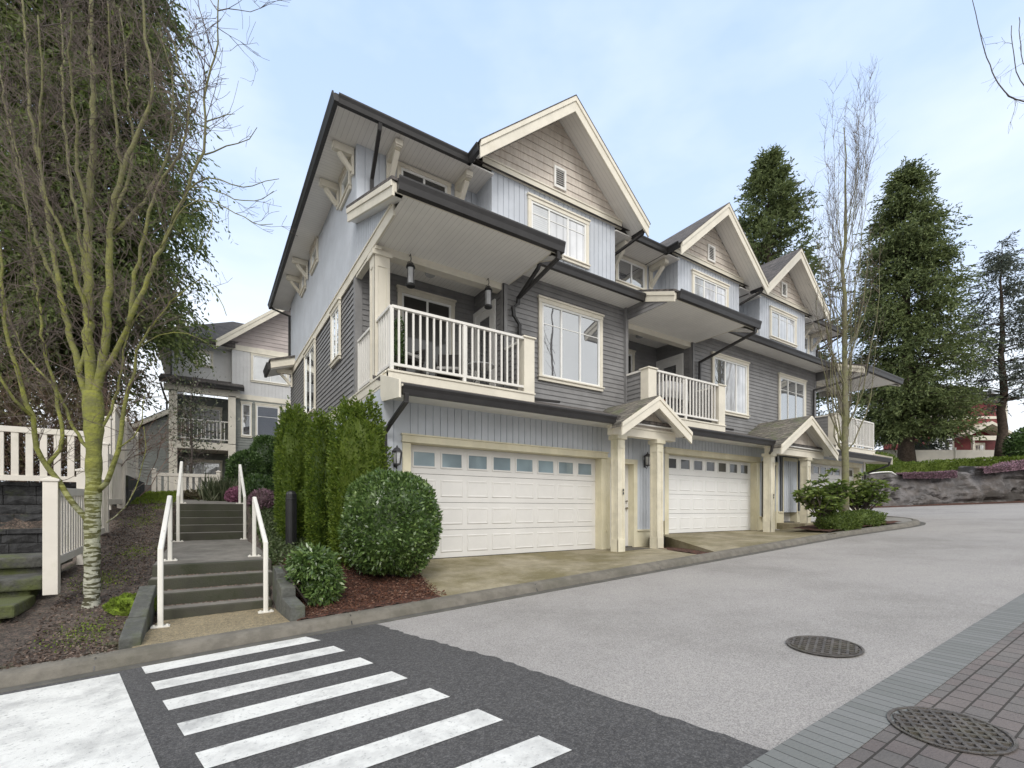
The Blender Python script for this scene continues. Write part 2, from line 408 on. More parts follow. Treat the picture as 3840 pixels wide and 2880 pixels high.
def window(par, F, a0, a1, b0, b1, mulls=(), muntins=(), glass='glass', second=None, sill=True, cap=True, label=None, cas=.09):
    """cream casing as the part; white frame and the panes as its sub-parts. a0..b1 is the outer casing edge"""
    w = MB(); c = cas
    fbox(w, F, a0, a0+c, b0+.06, b1-.11, .0, .045); fbox(w, F, a1-c, a1, b0+.06, b1-.11, .0, .045)
    fbox(w, F, a0-.01, a1+.01, b1-.11, b1-.02, .0, .05)
    if cap: fbox(w, F, a0-.03, a1+.03, b1-.02, b1+.025, .0, .075)
    if sill:
        fbox(w, F, a0-.01, a1+.01, b0-.01, b0+.06, .0, .05); fbox(w, F, a0-.03, a1+.03, b0+.06, b0+.09, .0, .08)
    wo = w.build('window', M['cream'], par, bevel=.004)
    if label: wo['label'] = label
    f = MB(); g0, g1, h0, h1 = a0+c, a1-c, b0+.09, b1-.11; t = .05
    fbox(f, F, g0, g0+t, h0, h1, 0, .03); fbox(f, F, g1-t, g1, h0, h1, 0, .03)
    fbox(f, F, g0+t, g1-t, h0, h0+t, 0, .03); fbox(f, F, g0+t, g1-t, h1-t, h1, 0, .03)
    for m_ in mulls: fbox(f, F, m_-.024, m_+.024, h0+t, h1-t, 0, .027)
    edges = [g0+t] + [x for m_ in mulls for x in (m_-.024, m_+.024)] + [g1-t]
    for z in muntins:
        for i in range(0, len(edges), 2): fbox(f, F, edges[i], edges[i+1], z-.01, z+.01, .006, .016)
    f.build('frame', M['frame'], wo, bevel=.003)
    for i in range(0, len(edges), 2):
        p = MB().quad(F.p(edges[i],h0+t,.006), F.p(edges[i+1],h0+t,.006), F.p(edges[i+1],h1-t,.006), F.p(edges[i],h1-t,.006))
        p.build('pane', M[second if (second and i >= 2) else glass], wo)
    return wo

def bracket(par, F, a, zt, out=.62, drop=.55, w=.07):
    b = MB()
    fbox(b, F, a-w, a+w, zt-.17, zt-.01, .02, out)
    fbox(b, F, a-w-.012, a+w+.012, zt-.15, zt-.035, out, out+.03)
    fbox(b, F, a-w, a+w, zt-.17-drop, zt-.17, .02, .07)
    p0 = F.p(a, zt-.17-drop+.08, .06); p1 = F.p(a, zt-.19, out-.1)
    b.bar(p0, p1, w*1.5, .085, side=F.u)
    return b.build('eave_bracket', M['cream'], par, bevel=.005)

def gutterx(mb, x0, x1, y, z, h=.16, d=.11, ends=True):
    """trough along X with a rounded lip: y is the back, it projects towards -Y"""
    pr = [(0,0),(0,h-.02),(-.012,h-.01),(-.012,h-.03),(0-d+.02,h-.03),(-d+.012,h),(-d-.01,h),(-d-.01,h-.035),(-d+.015,h*.55),(-d+.03,0)]
    pr = [(0,0),(0,h-.03),(-d+.02,h-.03),(-d+.02,h),(-d-.012,h),(-d-.012,h-.03),(-d+.012,h*.5),(-d+.03,0)]
    mb.prism([(x0, y+p, z+q) for p, q in pr], (x1-x0, 0, 0))
def guttery(mb, y0, y1, x, z, s=-1, h=.16, d=.11):
    pr = [(0,0),(0,h-.03),(s*(d-.02),h-.03),(s*(d-.02),h),(s*(d+.012),h),(s*(d+.012),h-.03),(s*(d-.012),h*.5),(s*(d-.03),0)]
    mb.prism([(x+p, y0, z+q) for p, q in pr], (0, y1-y0, 0))

def pipe(par, pts, w=.075, d=.06):
    b = MB()
    for p, q in zip(pts, pts[1:]):
        p, q = V(p), V(q); e = (q-p).normalized()*.025
        b.bar(p-e, q+e, w, d, side=(1,0,0))
    return b.build('downspout', M['gutter'], par, bevel=.008)

def gable(par, xc, hw, zf, zp, x0, x1, apex, vent=True):
    """upper cross gable over a dormer: x0..x1 the dormer, hw the half width of its roof"""
    sl = (zp-zf)/hw
    r = MB(); t = .10
    for s in (-1, 1):
        xf = xc + s*hw
        r.prism([(xc,YBG+.045,zp-.012),(xf,YBG+.045,zf-.012),(xf,YBG+.045,zf-t),(xc,YBG+.045,zp-t)], (0, 5.0, 0))
        r.prism([(xc,YBG-.03,zp+.012),(xf+s*.03,YBG-.03,zf+.012-.03*sl),(xf+s*.03,YBG-.03,zf-.012-.03*sl),(xc,YBG-.03,zp-.012)], (0, 5.08, 0))
    ro = r.build('roof', M['roof'], par)
    ro['label'] = 'shingled cross gable roof'
    b = MB()
    for s in (-1, 1):
        xf = xc + s*hw
        b.prism([(xc,YBG,zp-.13),(xf,YBG,zf-.13),(xf,YBG,zf-.37),(xc,YBG,zp-.37)], (0,.042,0))
        b.prism([(xc,YBG-.024,zp-.014),(xf,YBG-.024,zf-.014),(xf,YBG-.024,zf-.13),(xc,YBG-.024,zp-.13)], (0,.066,0))
    b.build('barge_board', M['cream'], par, bevel=.004)
    for s in (-1, 1):
        xf = xc + s*(hw-.02)
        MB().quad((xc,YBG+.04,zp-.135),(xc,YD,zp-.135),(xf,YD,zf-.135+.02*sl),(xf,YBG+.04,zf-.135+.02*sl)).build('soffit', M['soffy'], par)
    fa = MB()
    z0 = 9.55
    def span(z):
        k = max(0.0, (apex-z)/sl)
        return xc-k, xc+k
    lap(fa, FD, 0, 0, z0, apex, .185, .022, span)
    a, c = span(z0)
    fa.poly([FD.p(a,z0,.0), FD.p(c,z0,.0), FD.p(xc,apex,.0)])
    fa.build('gable_shake', M['shake'], par)
    bd = MB(); fbox(bd, FD, x0-.26, x1+.26, 9.335, 9.525, 0, .05); fbox(bd, FD, x0-.28, x1+.28, 9.525, 9.56, 0, .07)
    bd.build('gable_band', M['cream'], par, bevel=.004)
    if vent:
        v = MB(); vx = xc+.02
        fbox(v, FD, vx-.19, vx-.135, 9.64, 10.16, .02, .06); fbox(v, FD, vx+.135, vx+.19, 9.64, 10.16, .02, .06)
        fbox(v, FD, vx-.135, vx+.135, 10.11, 10.16, .02, .06); fbox(v, FD, vx-.135, vx+.135, 9.64, 9.69, .02, .06)
        for k in range(8):
            z = 9.70 + k*.052
            v.add([FD.p(vx-.135,z,.05), FD.p(vx+.135,z,.05), FD.p(vx+.135,z+.036,.026), FD.p(vx-.135,z+.036,.026)], [(0,1,2,3)])
        vo = v.build('gable_vent', M['white'], par)
        q = MB().quad(FD.p(vx-.135,9.69,.0235), FD.p(vx+.135,9.69,.0235), FD.p(vx+.135,10.11,.0235), FD.p(vx-.135,10.11,.0235))
        q.build('vent_backing', M['black'], vo)

def dormer(par, x0, x1, win):
    w = MB()
    boards(w, FD, x0, x1, lambda a: 7.6, 9.34)
    boards(w, west(x0), YD, Y3, 7.5, 9.34); boards(w, east(x1), YD, Y3, 7.5, 9.34)
    w.add([(x0,YD-.016,7.6),(x0-.0,YD-.016,9.34),(x0-.016,YD,9.34),(x0-.016,YD,7.6)], [(0,1,2,3)])
    fbox(w, FD, x0-.016, x0+.05, 7.6, 9.335, .0, .022); fbox(w, FD, x1-.05, x1+.016, 7.6, 9.335, 0, .022)
    w.build('dormer_wall', M['blue'], par)
    if win:
        a0, a1, b0, b1, mu, gl, sec = win
        window(par, FD_, a0, a1, b0, b1, mu, (b0+.85,), gl, sec, label='three-light dormer window under the gable')
FD_ = front(YD-.016)
F3_ = front(Y3-.016)

def canopy(par, xl, xr, il, ir, left=True, lab=None):
    """low shed roof over a balcony: xl..xr its edges, il / ir the wall planes it dies into"""
    yf, zf, k = 7.12, 6.80, .373
    top = lambda y: zf + k*(y-yf)
    yb = Y3
    r = MB()
    r.prism([(xl-.02,yf-.03,zf-.01),(xl-.02,yb,top(yb)),(xl-.02,yb,top(yb)-.05),(xl-.02,yf-.03,zf-.06)], (xr-xl+.04,0,0))
    ro = r.build('roof', M['roof'], par); ro['label'] = 'low shed roof over the balcony'
    f = MB()
    for x, s in ((xl,1),(xr-.04,1)):
        f.prism([(x,yf,zf-.06),(x,yb,top(yb)-.06),(x,yb,top(yb)-.32),(x,yf,zf-.29)], (.04,0,0))
        xo = x-.02 if x == xl else x+.04
        f.prism([(xo,yf-.01,zf-.055),(xo,yb,top(yb)-.055),(xo,yb,top(yb)-.15),(xo,yf-.01,zf-.15)], (.02,0,0))
    f.box(xl+.04, xr-.04, yf, yf+.03, zf-.222, zf-.07)
    f.build('fascia', M['cream'], par, bevel=.004)
    g = MB(); gutterx(g, xl+.07, xr-.06, yf-.002, zf-.225, .2, .13)
    g.build('gutter', M['gutter'], par, bevel=.004)
    s = MB()
    s.quad((il-.02,yf+.03,6.58),(ir+.12,yf+.03,6.58),(ir+.12,8.76,6.58),(il-.02,8.76,6.58))
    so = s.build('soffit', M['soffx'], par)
    s2 = MB(); s3 = MB()
    s2.quad((xl+.04,yf+.02,zf-.28),(il-.01,yf+.02,zf-.28),(il-.01,yb,top(yb)-.29),(xl+.04,yb,top(yb)-.29))
    s3.quad((ir+.14,yf+.02,zf-.28),(xr-.04,yf+.02,zf-.28),(xr-.04,yb,top(yb)-.29),(ir+.14,yb,top(yb)-.29))
    s2.build('soffit', M['white'], par); s3.build('soffit', M['white'], par)
    i2 = MB()
    y0 = yf+.05
    i2.prism([(ir+.12,y0,6.57),(ir+.12,y0,max(6.575,top(y0)-.29)),(ir+.12,yb,top(yb)-.29),(ir+.12,yb,6.57)], (.02,0,0))
    i2.build('rake_infill', M['cream'], par)
    i3 = MB()
    if left == 'light':
        boards(i3, west(il), 7.5, yb, 6.73, lambda a: max(6.735, top(a)-.29), .12)
        i3.build('rake_infill', M['blue'], par)
    else:
        F = west(il); y = 6.58
        while y < 7.5:
            ys = yf + (y+.29-zf)/k if y > 6.6 else 7.35
            lap(i3, F, max(7.35, ys), 8.75, y, min(y+.115, 7.6)); y += .115
        i3.build('rake_infill', M['lap'], par)
    return ro

def railing(par, pts, z0, zt, posts=(), sp=.135, start=True):
    b = MB()
    for p, q in zip(pts, pts[1:]):
        p, q = V((*p, 0)), V((*q, 0)); L = (q-p).length; d = (q-p)/L
        b.bar(p+UP*(zt-.025), q+UP*(zt-.025), .075, .05); b.bar(p+UP*(z0+.10), q+UP*(z0+.10), .045, .05)
        n = max(1, round(L/sp))
        for i in range(1, n):
            c = p + d*(L*i/n)
            b.bar(c+UP*(z0+.12), c+UP*(zt-.045), .034, .034, side=d)
    return b.build('railing', M['rail'], par, bevel=.003)
def rpost(par, x, y, z0, z1, w=.062):
    return MB().box(x-w/2, x+w/2, y-w/2, y+w/2, z0, z1).build('railing_post', M['rail'], par, bevel=.004)
def column(par, x0, x1, y0, y1, z0, z1, name='column', cap=True, panel=True, m='cream'):
    b = MB().box(x0, x1, y0, y1, z0, z1)
    if cap: b.box(x0-.03, x1+.03, y0-.03, y1+.03, z1, z1+.035)
    return b.build(name, M[m], par, bevel=.006)
def panel_post(par, x0, x1, y0, y1, z0, z1, m='creamd', base=True):
    """square porch post with recessed panels and a plinth"""
    b = MB(); e = .014
    b.box(x0+e, x1-e, y0+e, y1-e, z0, z1)
    st = (x1-x0)*.24
    lo = z0+.32 if base else z0+.05
    for F, a0, a1 in ((front(y0+e), x0, x1), (west(x0+e), y0, y1)):
        fbox(b, F, a0, a0+st, lo, z1-.2, 0, e); fbox(b, F, a1-st, a1, lo, z1-.2, 0, e)
        fbox(b, F, a0, a1, z1-.2, z1, 0, e)
        if base: fbox(b, F, a0-.004, a1+.004, z0, lo, 0, e+.004)
        else: fbox(b, F, a0, a1, z0, lo, 0, e)
    b.box(x0-.035, x1+.035, y0-.035, y1+.035, z1, z1+.09)
    return b.build('post', M[m], par, bevel=.004)

def garage_door(par, x0, x1, zb, zt, wins, wz, mdoor, mglass, lab):
    y = 8.33; F = front(y)
    d = MB(); h = (zt-zb)/4
    n = len(wins)
    for k in range(4):
        z0, z1 = zb+k*h+(.004 if k else .0), zb+(k+1)*h-.004
        d.box(x0, x1, y, y+.04, z0, z1)
        if k < 3:
            for a in wins:
                p, q = a[0]-.03, a[1]+.03; e = .045; u0, u1 = z0+.10, z1-.10
                o = [F.p(p,u0,.001), F.p(q,u0,.001), F.p(q,u1,.001), F.p(p,u1,.001)]
                i_ = [F.p(p+.02,u0+.02,-.010), F.p(q-.02,u0+.02,-.010), F.p(q-.02,u1-.02,-.010), F.p(p+.02,u1-.02,-.010)]
                r1 = [F.p(p+.015,u0+.015,.014), F.p(q-.015,u0+.015,.014), F.p(q-.015,u1-.015,.014), F.p(p+.015,u1-.015,.014)]
                r2 = [F.p(p+e,u0+e,.007), F.p(q-e,u0+e,.007), F.p(q-e,u1-e,.007), F.p(p+e,u1-e,.007)]
                vs = o+r1+r2
                fs = []
                for A, B in ((0,4),(4,8)):
                    for t in range(4): fs.append((A+t, A+(t+1)%4, B+(t+1)%4, B+t))
                fs.append((8,9,10,11)); d.add(vs, fs)
        else:
            for a in wins:
                for (p,q,u,v) in ((a[0]-.028,a[0],wz[0]-.028,wz[1]+.028),(a[1],a[1]+.028,wz[0]-.028,wz[1]+.028),(a[0],a[1],wz[0]-.028,wz[0]),(a[0],a[1],wz[1],wz[1]+.028)):
                    fbox(d, F, p, q, u, v, 0, .016)
    d.box(x0, x1, y+.012, y+.03, zb-.03, zb)
    do = d.build('garage_door', M[mdoor], par); do['label'] = lab
    for a in wins:
        MB().quad(F.p(a[0],wz[0],.003), F.p(a[1],wz[0],.003), F.p(a[1],wz[1],.003), F.p(a[0],wz[1],.003)).build('pane', M[mglass], do)
    sweep = MB().box(x0, x1, y-.006, y+.03, zb-.055, zb-.004); sweep.build('bottom_seal', M['black'], do)
    return do

def ground_floor(par, xa, xb, g0, g1, zb, zt, end=None, skip=None):
    """boarded wall around a garage opening xa..xb, the opening g0..g1; skip = entry door opening (x0,x1,zt)"""
    w = MB(); hz = zt+.16; top = 3.56
    boards(w, F1, xa, g0-.16, zb+.02 if xa < 3 else zb+.35, top)
    boards(w, F1, g0-.16, g1+.17, hz, top)
    if skip:
        boards(w, F1, g1+.17, skip[0]-.12, zb+.42, top, .12)
        boards(w, F1, skip[0]-.12, skip[1]+.12, skip[2]+.12, top)
        if end > skip[1]+.13: boards(w, F1, skip[1]+.12, end, zb+.42, top, .12)
    wo = w.build('wall', M['blue'], par); wo['label'] = 'blue grey vertical boards around the garage'
    t = MB()
    fbox(t, F1, g0-.17, g1+.19, hz-.13, hz-.03, -.0, .055); fbox(t, F1, g0-.19, g1+.21, hz-.03, hz, 0, .075); fbox(t, F1, g0-.18, g1+.20, hz-.155, hz-.13, -.1, .065)
    t.box(g0-.16, g0-.001, Y1-.03, 8.40, zb-.01, zt+.0); t.box(g1+.001, g1+.17, Y1-.03, 8.40, zb-.01, zt)
    t.box(g0-.001, g1+.001, Y1-.03, 8.36, zt-.0, zt+.03)
    t.box(g0-.05, g0-.0, 8.29, 8.32, zb, zt)
    if skip:
        fbox(t, F1, g1+.17, skip[0]-.12, zb, zb+.40, 0, .012); fbox(t, F1, g1+.16, skip[0]-.11, zb+.40, zb+.44, 0, .05)
        if end > skip[1]+.13: fbox(t, F1, skip[1]+.12, end, zb, zb+.40, 0, .012); fbox(t, F1, skip[1]+.12, end+.01, zb+.40, zb+.44, 0, .05)
        for a, b in ((skip[0]-.12, skip[0]), (skip[1], skip[1]+.12)): t.box(a, b, Y1-.03, 8.36, zb, skip[2])
        t.box(skip[0]-.12, skip[1]+.12, Y1-.035, 8.36, skip[2], skip[2]+.12)
    t.build('door_surround', M['gframe'], par, bevel=.004)
def entry_door(par, x0, x1, zb, zt, y=8.32):
    F = front(y); d = MB().box(x0, x1, y, y+.04, zb, zt)
    w = x1-x0
    for (a, b) in ((.12,.46),(.54,.88)):
        for (u, v) in ((.10,.38),(.45,.74),(.80,.94)):
            p, q, r, s = x0+a*w, x0+b*w, zb+u*(zt-zb), zb+v*(zt-zb)
            d.add([F.p(p,r,.001),F.p(q,r,.001),F.p(q,s,.001),F.p(p,s,.001),F.p(p+.03,r+.03,.012),F.p(q-.03,r+.03,.012),F.p(q-.03,s-.03,.012),F.p(p+.03,s-.03,.012)],
                  [(0,1,5,4),(1,2,6,5),(2,3,7,6),(3,0,4,7),(4,5,6,7)])
    do = d.build('entry_door', M['garage'], par)
    k = MB()
    for z, r in ((zb+.95, .032), (zb+1.13, .024)):
        k.tube([(x1-.09,y,z),(x1-.09,y-.05,z)], [r*.6, r], 12)
    k.build('knob', M['chrome'], do, smooth=False)
    MB().box(x0-.02, x1+.02, y-.14, y+.04, zb-.05, zb-.005).build('threshold', M['bronze'], do)
    return do

def porch(par, xc, hw, zf, zp, posts, zb, ms='roofmoss', yf=7.10):
    sl = (zp-zf)/hw; r = MB()
    for s in (-1,1):
        xf = xc+s*hw
        zs = lambda y: 3.675 + .33*(y-7.36)
        dz = lambda z: (zp+.012-z)/sl
        ps = [(xc,yf-.03,zp+.012), (xf+s*.03,yf-.03,zf+.012-.03*sl), (xf+s*.03,7.33,zf+.012-.03*sl), (xc+s*dz(zs(7.36)),7.36,zs(7.36)), (xc+s*max(.02,dz(zs(8.70))),8.70,min(zp,zs(8.70)))]
        if zp > zs(8.7)+.02: ps.append((xc,8.70,zp+.012))
        if s > 0: ps = ps[::-1]
        r.prism(ps, (0,0,-.10))
    ro = r.build('roof', M[ms], par); ro['label'] = 'small gabled porch roof with mossy shingles'
    b = MB()
    for s in (-1,1):
        xf = xc+s*hw
        b.prism([(xc,yf-.045,zp-.10),(xf,yf-.045,zf-.10),(xf,yf-.045,zf-.29),(xc,yf-.045,zp-.29)], (0,.04,0))
        b.prism([(xc,yf-.065,zp-.012),(xf,yf-.065,zf-.012),(xf,yf-.065,zf-.10),(xc,yf-.065,zp-.10)], (0,.06,0))
    b.build('barge_board', M['cream'], par, bevel=.004)
    Fp = front(7.48); fa = MB()
    span = lambda z: (xc-max(0,(zp-.12-z)/sl), xc+max(0,(zp-.12-z)/sl))
    lap(fa, Fp, 0, 0, zf+.02, zp-.12, .17, .02, span)
    a, c = span(zf+.02); fa.poly([Fp.p(a,zf+.02,0), Fp.p(c,zf+.02,0), Fp.p(xc,zp-.12,0)])
    fa.build('gable_shake', M['shake'], par)
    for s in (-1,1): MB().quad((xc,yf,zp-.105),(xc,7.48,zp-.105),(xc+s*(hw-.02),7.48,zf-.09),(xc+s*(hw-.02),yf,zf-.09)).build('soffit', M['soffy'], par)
    be = MB().box(xc-hw+.12, xc+hw-.12, 7.44, 7.62, zf-.20, zf-.02); be.box(xc-hw+.10, xc+hw-.10, 7.42, 7.64, zf-.02, zf+.02)
    be.build('porch_beam', M['cream'], par, bevel=.004)
    for x0, x1 in posts: panel_post(par, x0, x1, 7.45, 7.67, zb, zf-.29)
    MB().tube([(xc-.25,7.9,3.55),(xc-.25,7.9,3.49)], [.10,.085], 14).build('ceiling_light', M['lampg'], par)

def lantern_on_wall(par, x, z, y=Y1):
    l = MB()
    c = V((x, y-.12, z))
    l.box(x-.03, x+.03, y-.03, y-.016, z-.16, z+.04); l.tube([(x,y-.03,z-.14),(x,y-.09,z-.19),(x,y-.12,z-.13)], .009, 6)
    l.lathe(c, [(.03,-.135),(.062,-.12),(.062,-.10)], 6); l.lathe(c, [(.098,.10),(.098,.115),(.045,.175),(.02,.185),(.012,.215),(.001,.225)], 6)
    for k in range(6):
        t = 2*math.pi*k/6
        l.bar(c+V((.060*math.cos(t),.060*math.sin(t),-.10)), c+V((.088*math.cos(t),.088*math.sin(t),.10)), .012, .012)
    lo = l.build('wall_lantern', M['bronze'], par)
    MB().lathe(c, [(.054,-.10),(.08,.10)], 6).build('lamp_glass', M['lampg'], lo)

def balcony(par, xl, xr, wl, wr, left='open', right='knee'):
    """deck between wall planes wl..wr with beam, railing and cream end columns"""
    yf = 7.87
    d = MB().box(xl, xr, yf+.02, YB, 3.90, 4.035)
    d.build('deck', M['tread'], par)
    b = MB().box(xl, xr, yf, yf+.10, 3.83, 3.985); b.box(xl-.015, xr+.015, yf-.02, yf+.12, 3.985, 4.02)
    b.build('deck_beam', M['cream'], par, bevel=.004)
    u = MB().quad((xl,yf+.1,3.86),(xr,yf+.1,3.86),(xr,Y2,3.86),(xl,Y2,3.86)); u.build('soffit', M['white'], par)

# ================================================================= townhouse, nearest
H1 = thing('townhouse', 'nearest end townhouse with a corner balcony and garage door with eight blue-grey panes', 'house', (6.0, 12, .66), 'row of townhouses along the lane')
H2 = thing('townhouse', 'middle townhouse with white garage door of seven dark panes and a grill on its balcony', 'house', (12.5, 12, .95), 'row of townhouses along the lane')
H3 = thing('townhouse', 'farthest townhouse behind the bare columnar tree, garage door half hidden by rhododendrons', 'house', (19.2, 12, 1.17), 'row of townhouses along the lane')

# ---- ground floors
ground_floor(H1, 2.64, 9.75, 3.12, 7.85, .665, 2.82, 9.75, (8.14, 8.97, 2.74))
garage_door(H1, 3.12, 7.85, .672, 2.82, [(3.25+.578*i, 3.67+.578*i) for i in range(8)], (2.43, 2.69), 'garage', 'gwin', 'off-white sectional garage door with frosted panes')
entry_door(H1, 8.14, 8.97, .69, 2.74)
lantern_on_wall(H1, 2.83, 2.52); lantern_on_wall(H1, 9.36, 2.84)
ground_floor(H2, 9.75, 15.95, 10.30, 14.55, .957, 3.10, 15.85, (14.98, 15.72, 3.05))
garage_door(H2, 10.30, 14.55, .964, 3.10, [(10.47+.587*i, 10.86+.587*i) for i in range(7)], (2.745, 3.005), 'garage2', 'glassd', 'white sectional garage door with dark square panes')
entry_door(H2, 14.98, 15.72, .99, 3.05)
ground_floor(H3, 15.95, 22.5, 18.0, 22.1, 1.17, 3.30, 22.5, None)
garage_door(H3, 18.0, 22.1, 1.177, 3.30, [(18.12+.57*i, 18.53+.57*i) for i in range(7)], (2.95, 3.20), 'garage', 'glassd', 'off-white sectional garage door behind the shrubs')
for a_, b_, z_ in ((22.27, 22.5, 1.2), (15.70, 16.15, 1.55), (17.13, 17.84, 1.55), (16.15, 17.13, 3.36)):
    w = MB(); boards(w, F1, a_, b_, z_, 3.56, .12); w.build('wall', M['blue'], H3)
w = MB(); w.box(15.86,16.15,Y1-.02,8.3,1.17,1.5); w.box(15.86,16.16,Y1-.05,8.2,1.5,1.55); w.box(17.13,17.84,Y1-.02,8.3,1.17,1.5); w.box(17.12,17.85,Y1-.05,8.2,1.5,1.55)
w.box(16.15,16.20,Y1-.03,8.5,1.17,3.25); w.box(17.08,17.13,Y1-.03,8.5,1.17,3.25); w.box(16.15,17.13,Y1-.035,8.5,3.25,3.37)
w.build('door_surround', M['gframe'], H3, bevel=.004)
entry_door(H3, 16.20, 17.08, 1.20, 3.25, 8.35)

# ---- first-floor skirt roofs, gutters and soffits (a thin roof between the garage wall and the storey above)
def skirt(par, x0, x1, gaps, endl=False, endr=False):
    r = MB(); r.prism([(x0,7.36,3.665),(x0,8.72,4.115),(x0,8.72,4.05),(x0,7.36,3.60)], (x1-x0,0,0))
    ro = r.build('roof', M['roof'], par); ro['label'] = 'narrow skirt roof above the garage'
    for a, b in gaps:
        g = MB(); gutterx(g, a, b, 7.34, 3.47, .17, .10); g.build('gutter', M['gutter'], par, bevel=.004)
        MB().box(a, b, 7.342, 7.37, 3.50, 3.655).build('fascia', M['cream'], par)
    MB().box(x0, x1, 7.37, Y1+.02, 3.555, 3.585).build('soffit', M['white'], par)
skirt(H1, 2.60, 9.25, [(2.66, 7.46)])
skirt(H2, 9.25, 15.95, [(9.80, 13.98)])
skirt(H3, 15.95, 22.72, [(17.54, 22.66)])
for x, d_ in ((2.58, .035), (22.70, .035)):
    par = H1 if x < 5 else H3
    MB().prism([(x,7.24,3.69),(x,8.2,4.0),(x,8.2,3.62),(x,8.1,3.50),(x,7.24,3.40)], (d_,0,0)).build('rake_board', M['cream'], par, bevel=.004)
porch(H1, 8.62, 1.19, 3.48, 4.20, ((7.70,7.93),(9.02,9.25)), .62)
porch(H3, 15.75, 1.80, 3.50, 4.53, ((14.09,14.33),), .93)
panel_post(H3, 16.32, 16.56, 7.45, 7.67, 1.15, 3.21)

# ---- 2F: walls
def wall2(par, a0, a1, name='siding'):
    w = MB(); lap(w, F2, a0, a1, 3.95, 6.91)
    o = w.build(name, M['lap'], par)
    return o
wall2(H1, 5.47, 9.25); wall2(H2, 12.09, 15.95); wall2(H3, 15.95, 19.70)
def corner(par, x, y, z0, z1, w=.09, m='lap', sx=1, sy=1):
    b = MB(); b.box(min(x-.024*sx, x+sx*w), max(x-.024*sx, x+sx*w), y-.026, y+.0, z0, z1); b.box(min(x-.026*sx, x), max(x-.026*sx, x), y-.026, y+w, z0, z1)
    return b.build('corner_board', M[m], par)
corner(H1, 5.47, Y2, 4.03, 6.57); corner(H2, 12.09, Y2, 4.03, 6.57); corner(H3, 19.70, Y2, 4.03, 6.57, sx=-1)
MB().box(9.20, 9.29, Y2-.09, Y2-.0, 4.0, 6.9).build('corner_board', M['lap'], H2)
# recess walls
for par, xl, xr in ((H1, 2.64, 5.47), (H2, 9.27, 12.09), (H3, 19.70, 22.5)):
    w = MB(); lap(w, FB, xl, xr, 4.0, 6.80); o = w.build('siding', M['lap'], par)
    w = MB(); lap(w, west(xr), Y2, YB, 4.0, 6.9) if par is not H3 else lap(w, east(xl), Y2, YB, 4.0, 6.9)
    w.build('siding', M['lap'], par)
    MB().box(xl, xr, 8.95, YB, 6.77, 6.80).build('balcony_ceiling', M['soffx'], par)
    MB().box(xl, xr-.003, 8.73, 8.95, 6.44, 6.62).build('balcony_beam', M['cream'], par, bevel=.004)
    MB().lathe((xl+1.45, 9.5, 6.70), [(.10,0),(.11,.02),(.11,.07)], 16).build('ceiling_light', M['lampg'], par)
w = MB(); lap(w, east(9.27), Y2, YB, 4.0, 6.9); w.build('siding', M['lap'], H2)
MB().box(12.40, 12.42, YB, YB+.01, 4, 4.01)
# glazed doors in the recesses
window(H1, front(YB-.02), 3.52, 4.90, 4.08, 6.50, (4.22,), (), 'glassd', label='dark sliding door at the back of the balcony', sill=False)
window(H2, front(YB-.02), 9.75, 11.0, 4.55, 6.45, (10.35,), (), 'glassd', label='dark window at the back of the balcony')
for par, x in ((H1, 5.47), (H2, 12.09)):
    F = west(x-.022); d = MB()
    fbox(d, F, 8.98, 9.09, 4.03, 6.22, 0, .04); fbox(d, F, 9.87, 9.98, 4.03, 6.22, 0, .04); fbox(d, F, 8.98, 9.98, 6.22, 6.33, 0, .04)
    fbox(d, F, 9.09, 9.24, 4.03, 6.22, 0, .02); fbox(d, F, 9.72, 9.87, 4.03, 6.22, 0, .02); fbox(d, F, 9.24, 9.72, 4.03, 4.3, 0, .02); fbox(d, F, 9.24, 9.72, 6.05, 6.22, 0, .02)
    do = d.build('balcony_door', M['white'], par)
    MB().quad(F.p(9.24,4.3,.006), F.p(9.72,4.3,.006), F.p(9.72,6.05,.006), F.p(9.24,6.05,.006)).build('pane', M['glassd'], do)
# front windows
window(H1, front(Y2-.021), 6.40, 8.40, 4.60, 6.50, (7.07, 7.66), (5.92,), 'glass', label='wide three-light living room window')
window(H2, front(Y2-.021), 13.02, 15.00, 4.62, 6.44, (13.71, 14.31), (), 'glass', 'glassc', label='three-light window right of the balcony')
window(H3, front(Y2-.021), 16.93, 18.84, 4.62, 6.42, (17.57, 18.14), (5.88,), 'glass', label='three-light window above the double porch')
# 2F roofs / gutters / soffits
def midroof(par, x0, x1, g0, g1):
    r = MB(); r.prism([(x0,8.07,7.00),(x0,Y3,8.28),(x0,Y3,8.20),(x0,8.07,6.93)], (x1-x0,0,0))
    ro = r.build('roof', M['roof'], par); ro['label'] = 'sloping eave roof between the two upper storeys'
    g = MB(); gutterx(g, g0, g1, 8.06, 6.83, .18, .11); g.build('gutter', M['gutter'], par, bevel=.004)
    MB().box(g0, g1, 8.062, 8.09, 6.87, 6.985).build('fascia', M['white'], par)
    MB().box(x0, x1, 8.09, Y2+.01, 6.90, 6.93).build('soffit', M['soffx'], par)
midroof(H1, 5.60, 9.25, 5.75, 9.21); midroof(H2, 9.25, 15.95, 12.7, 15.95); midroof(H3, 15.95, 19.75, 15.95, 19.75)
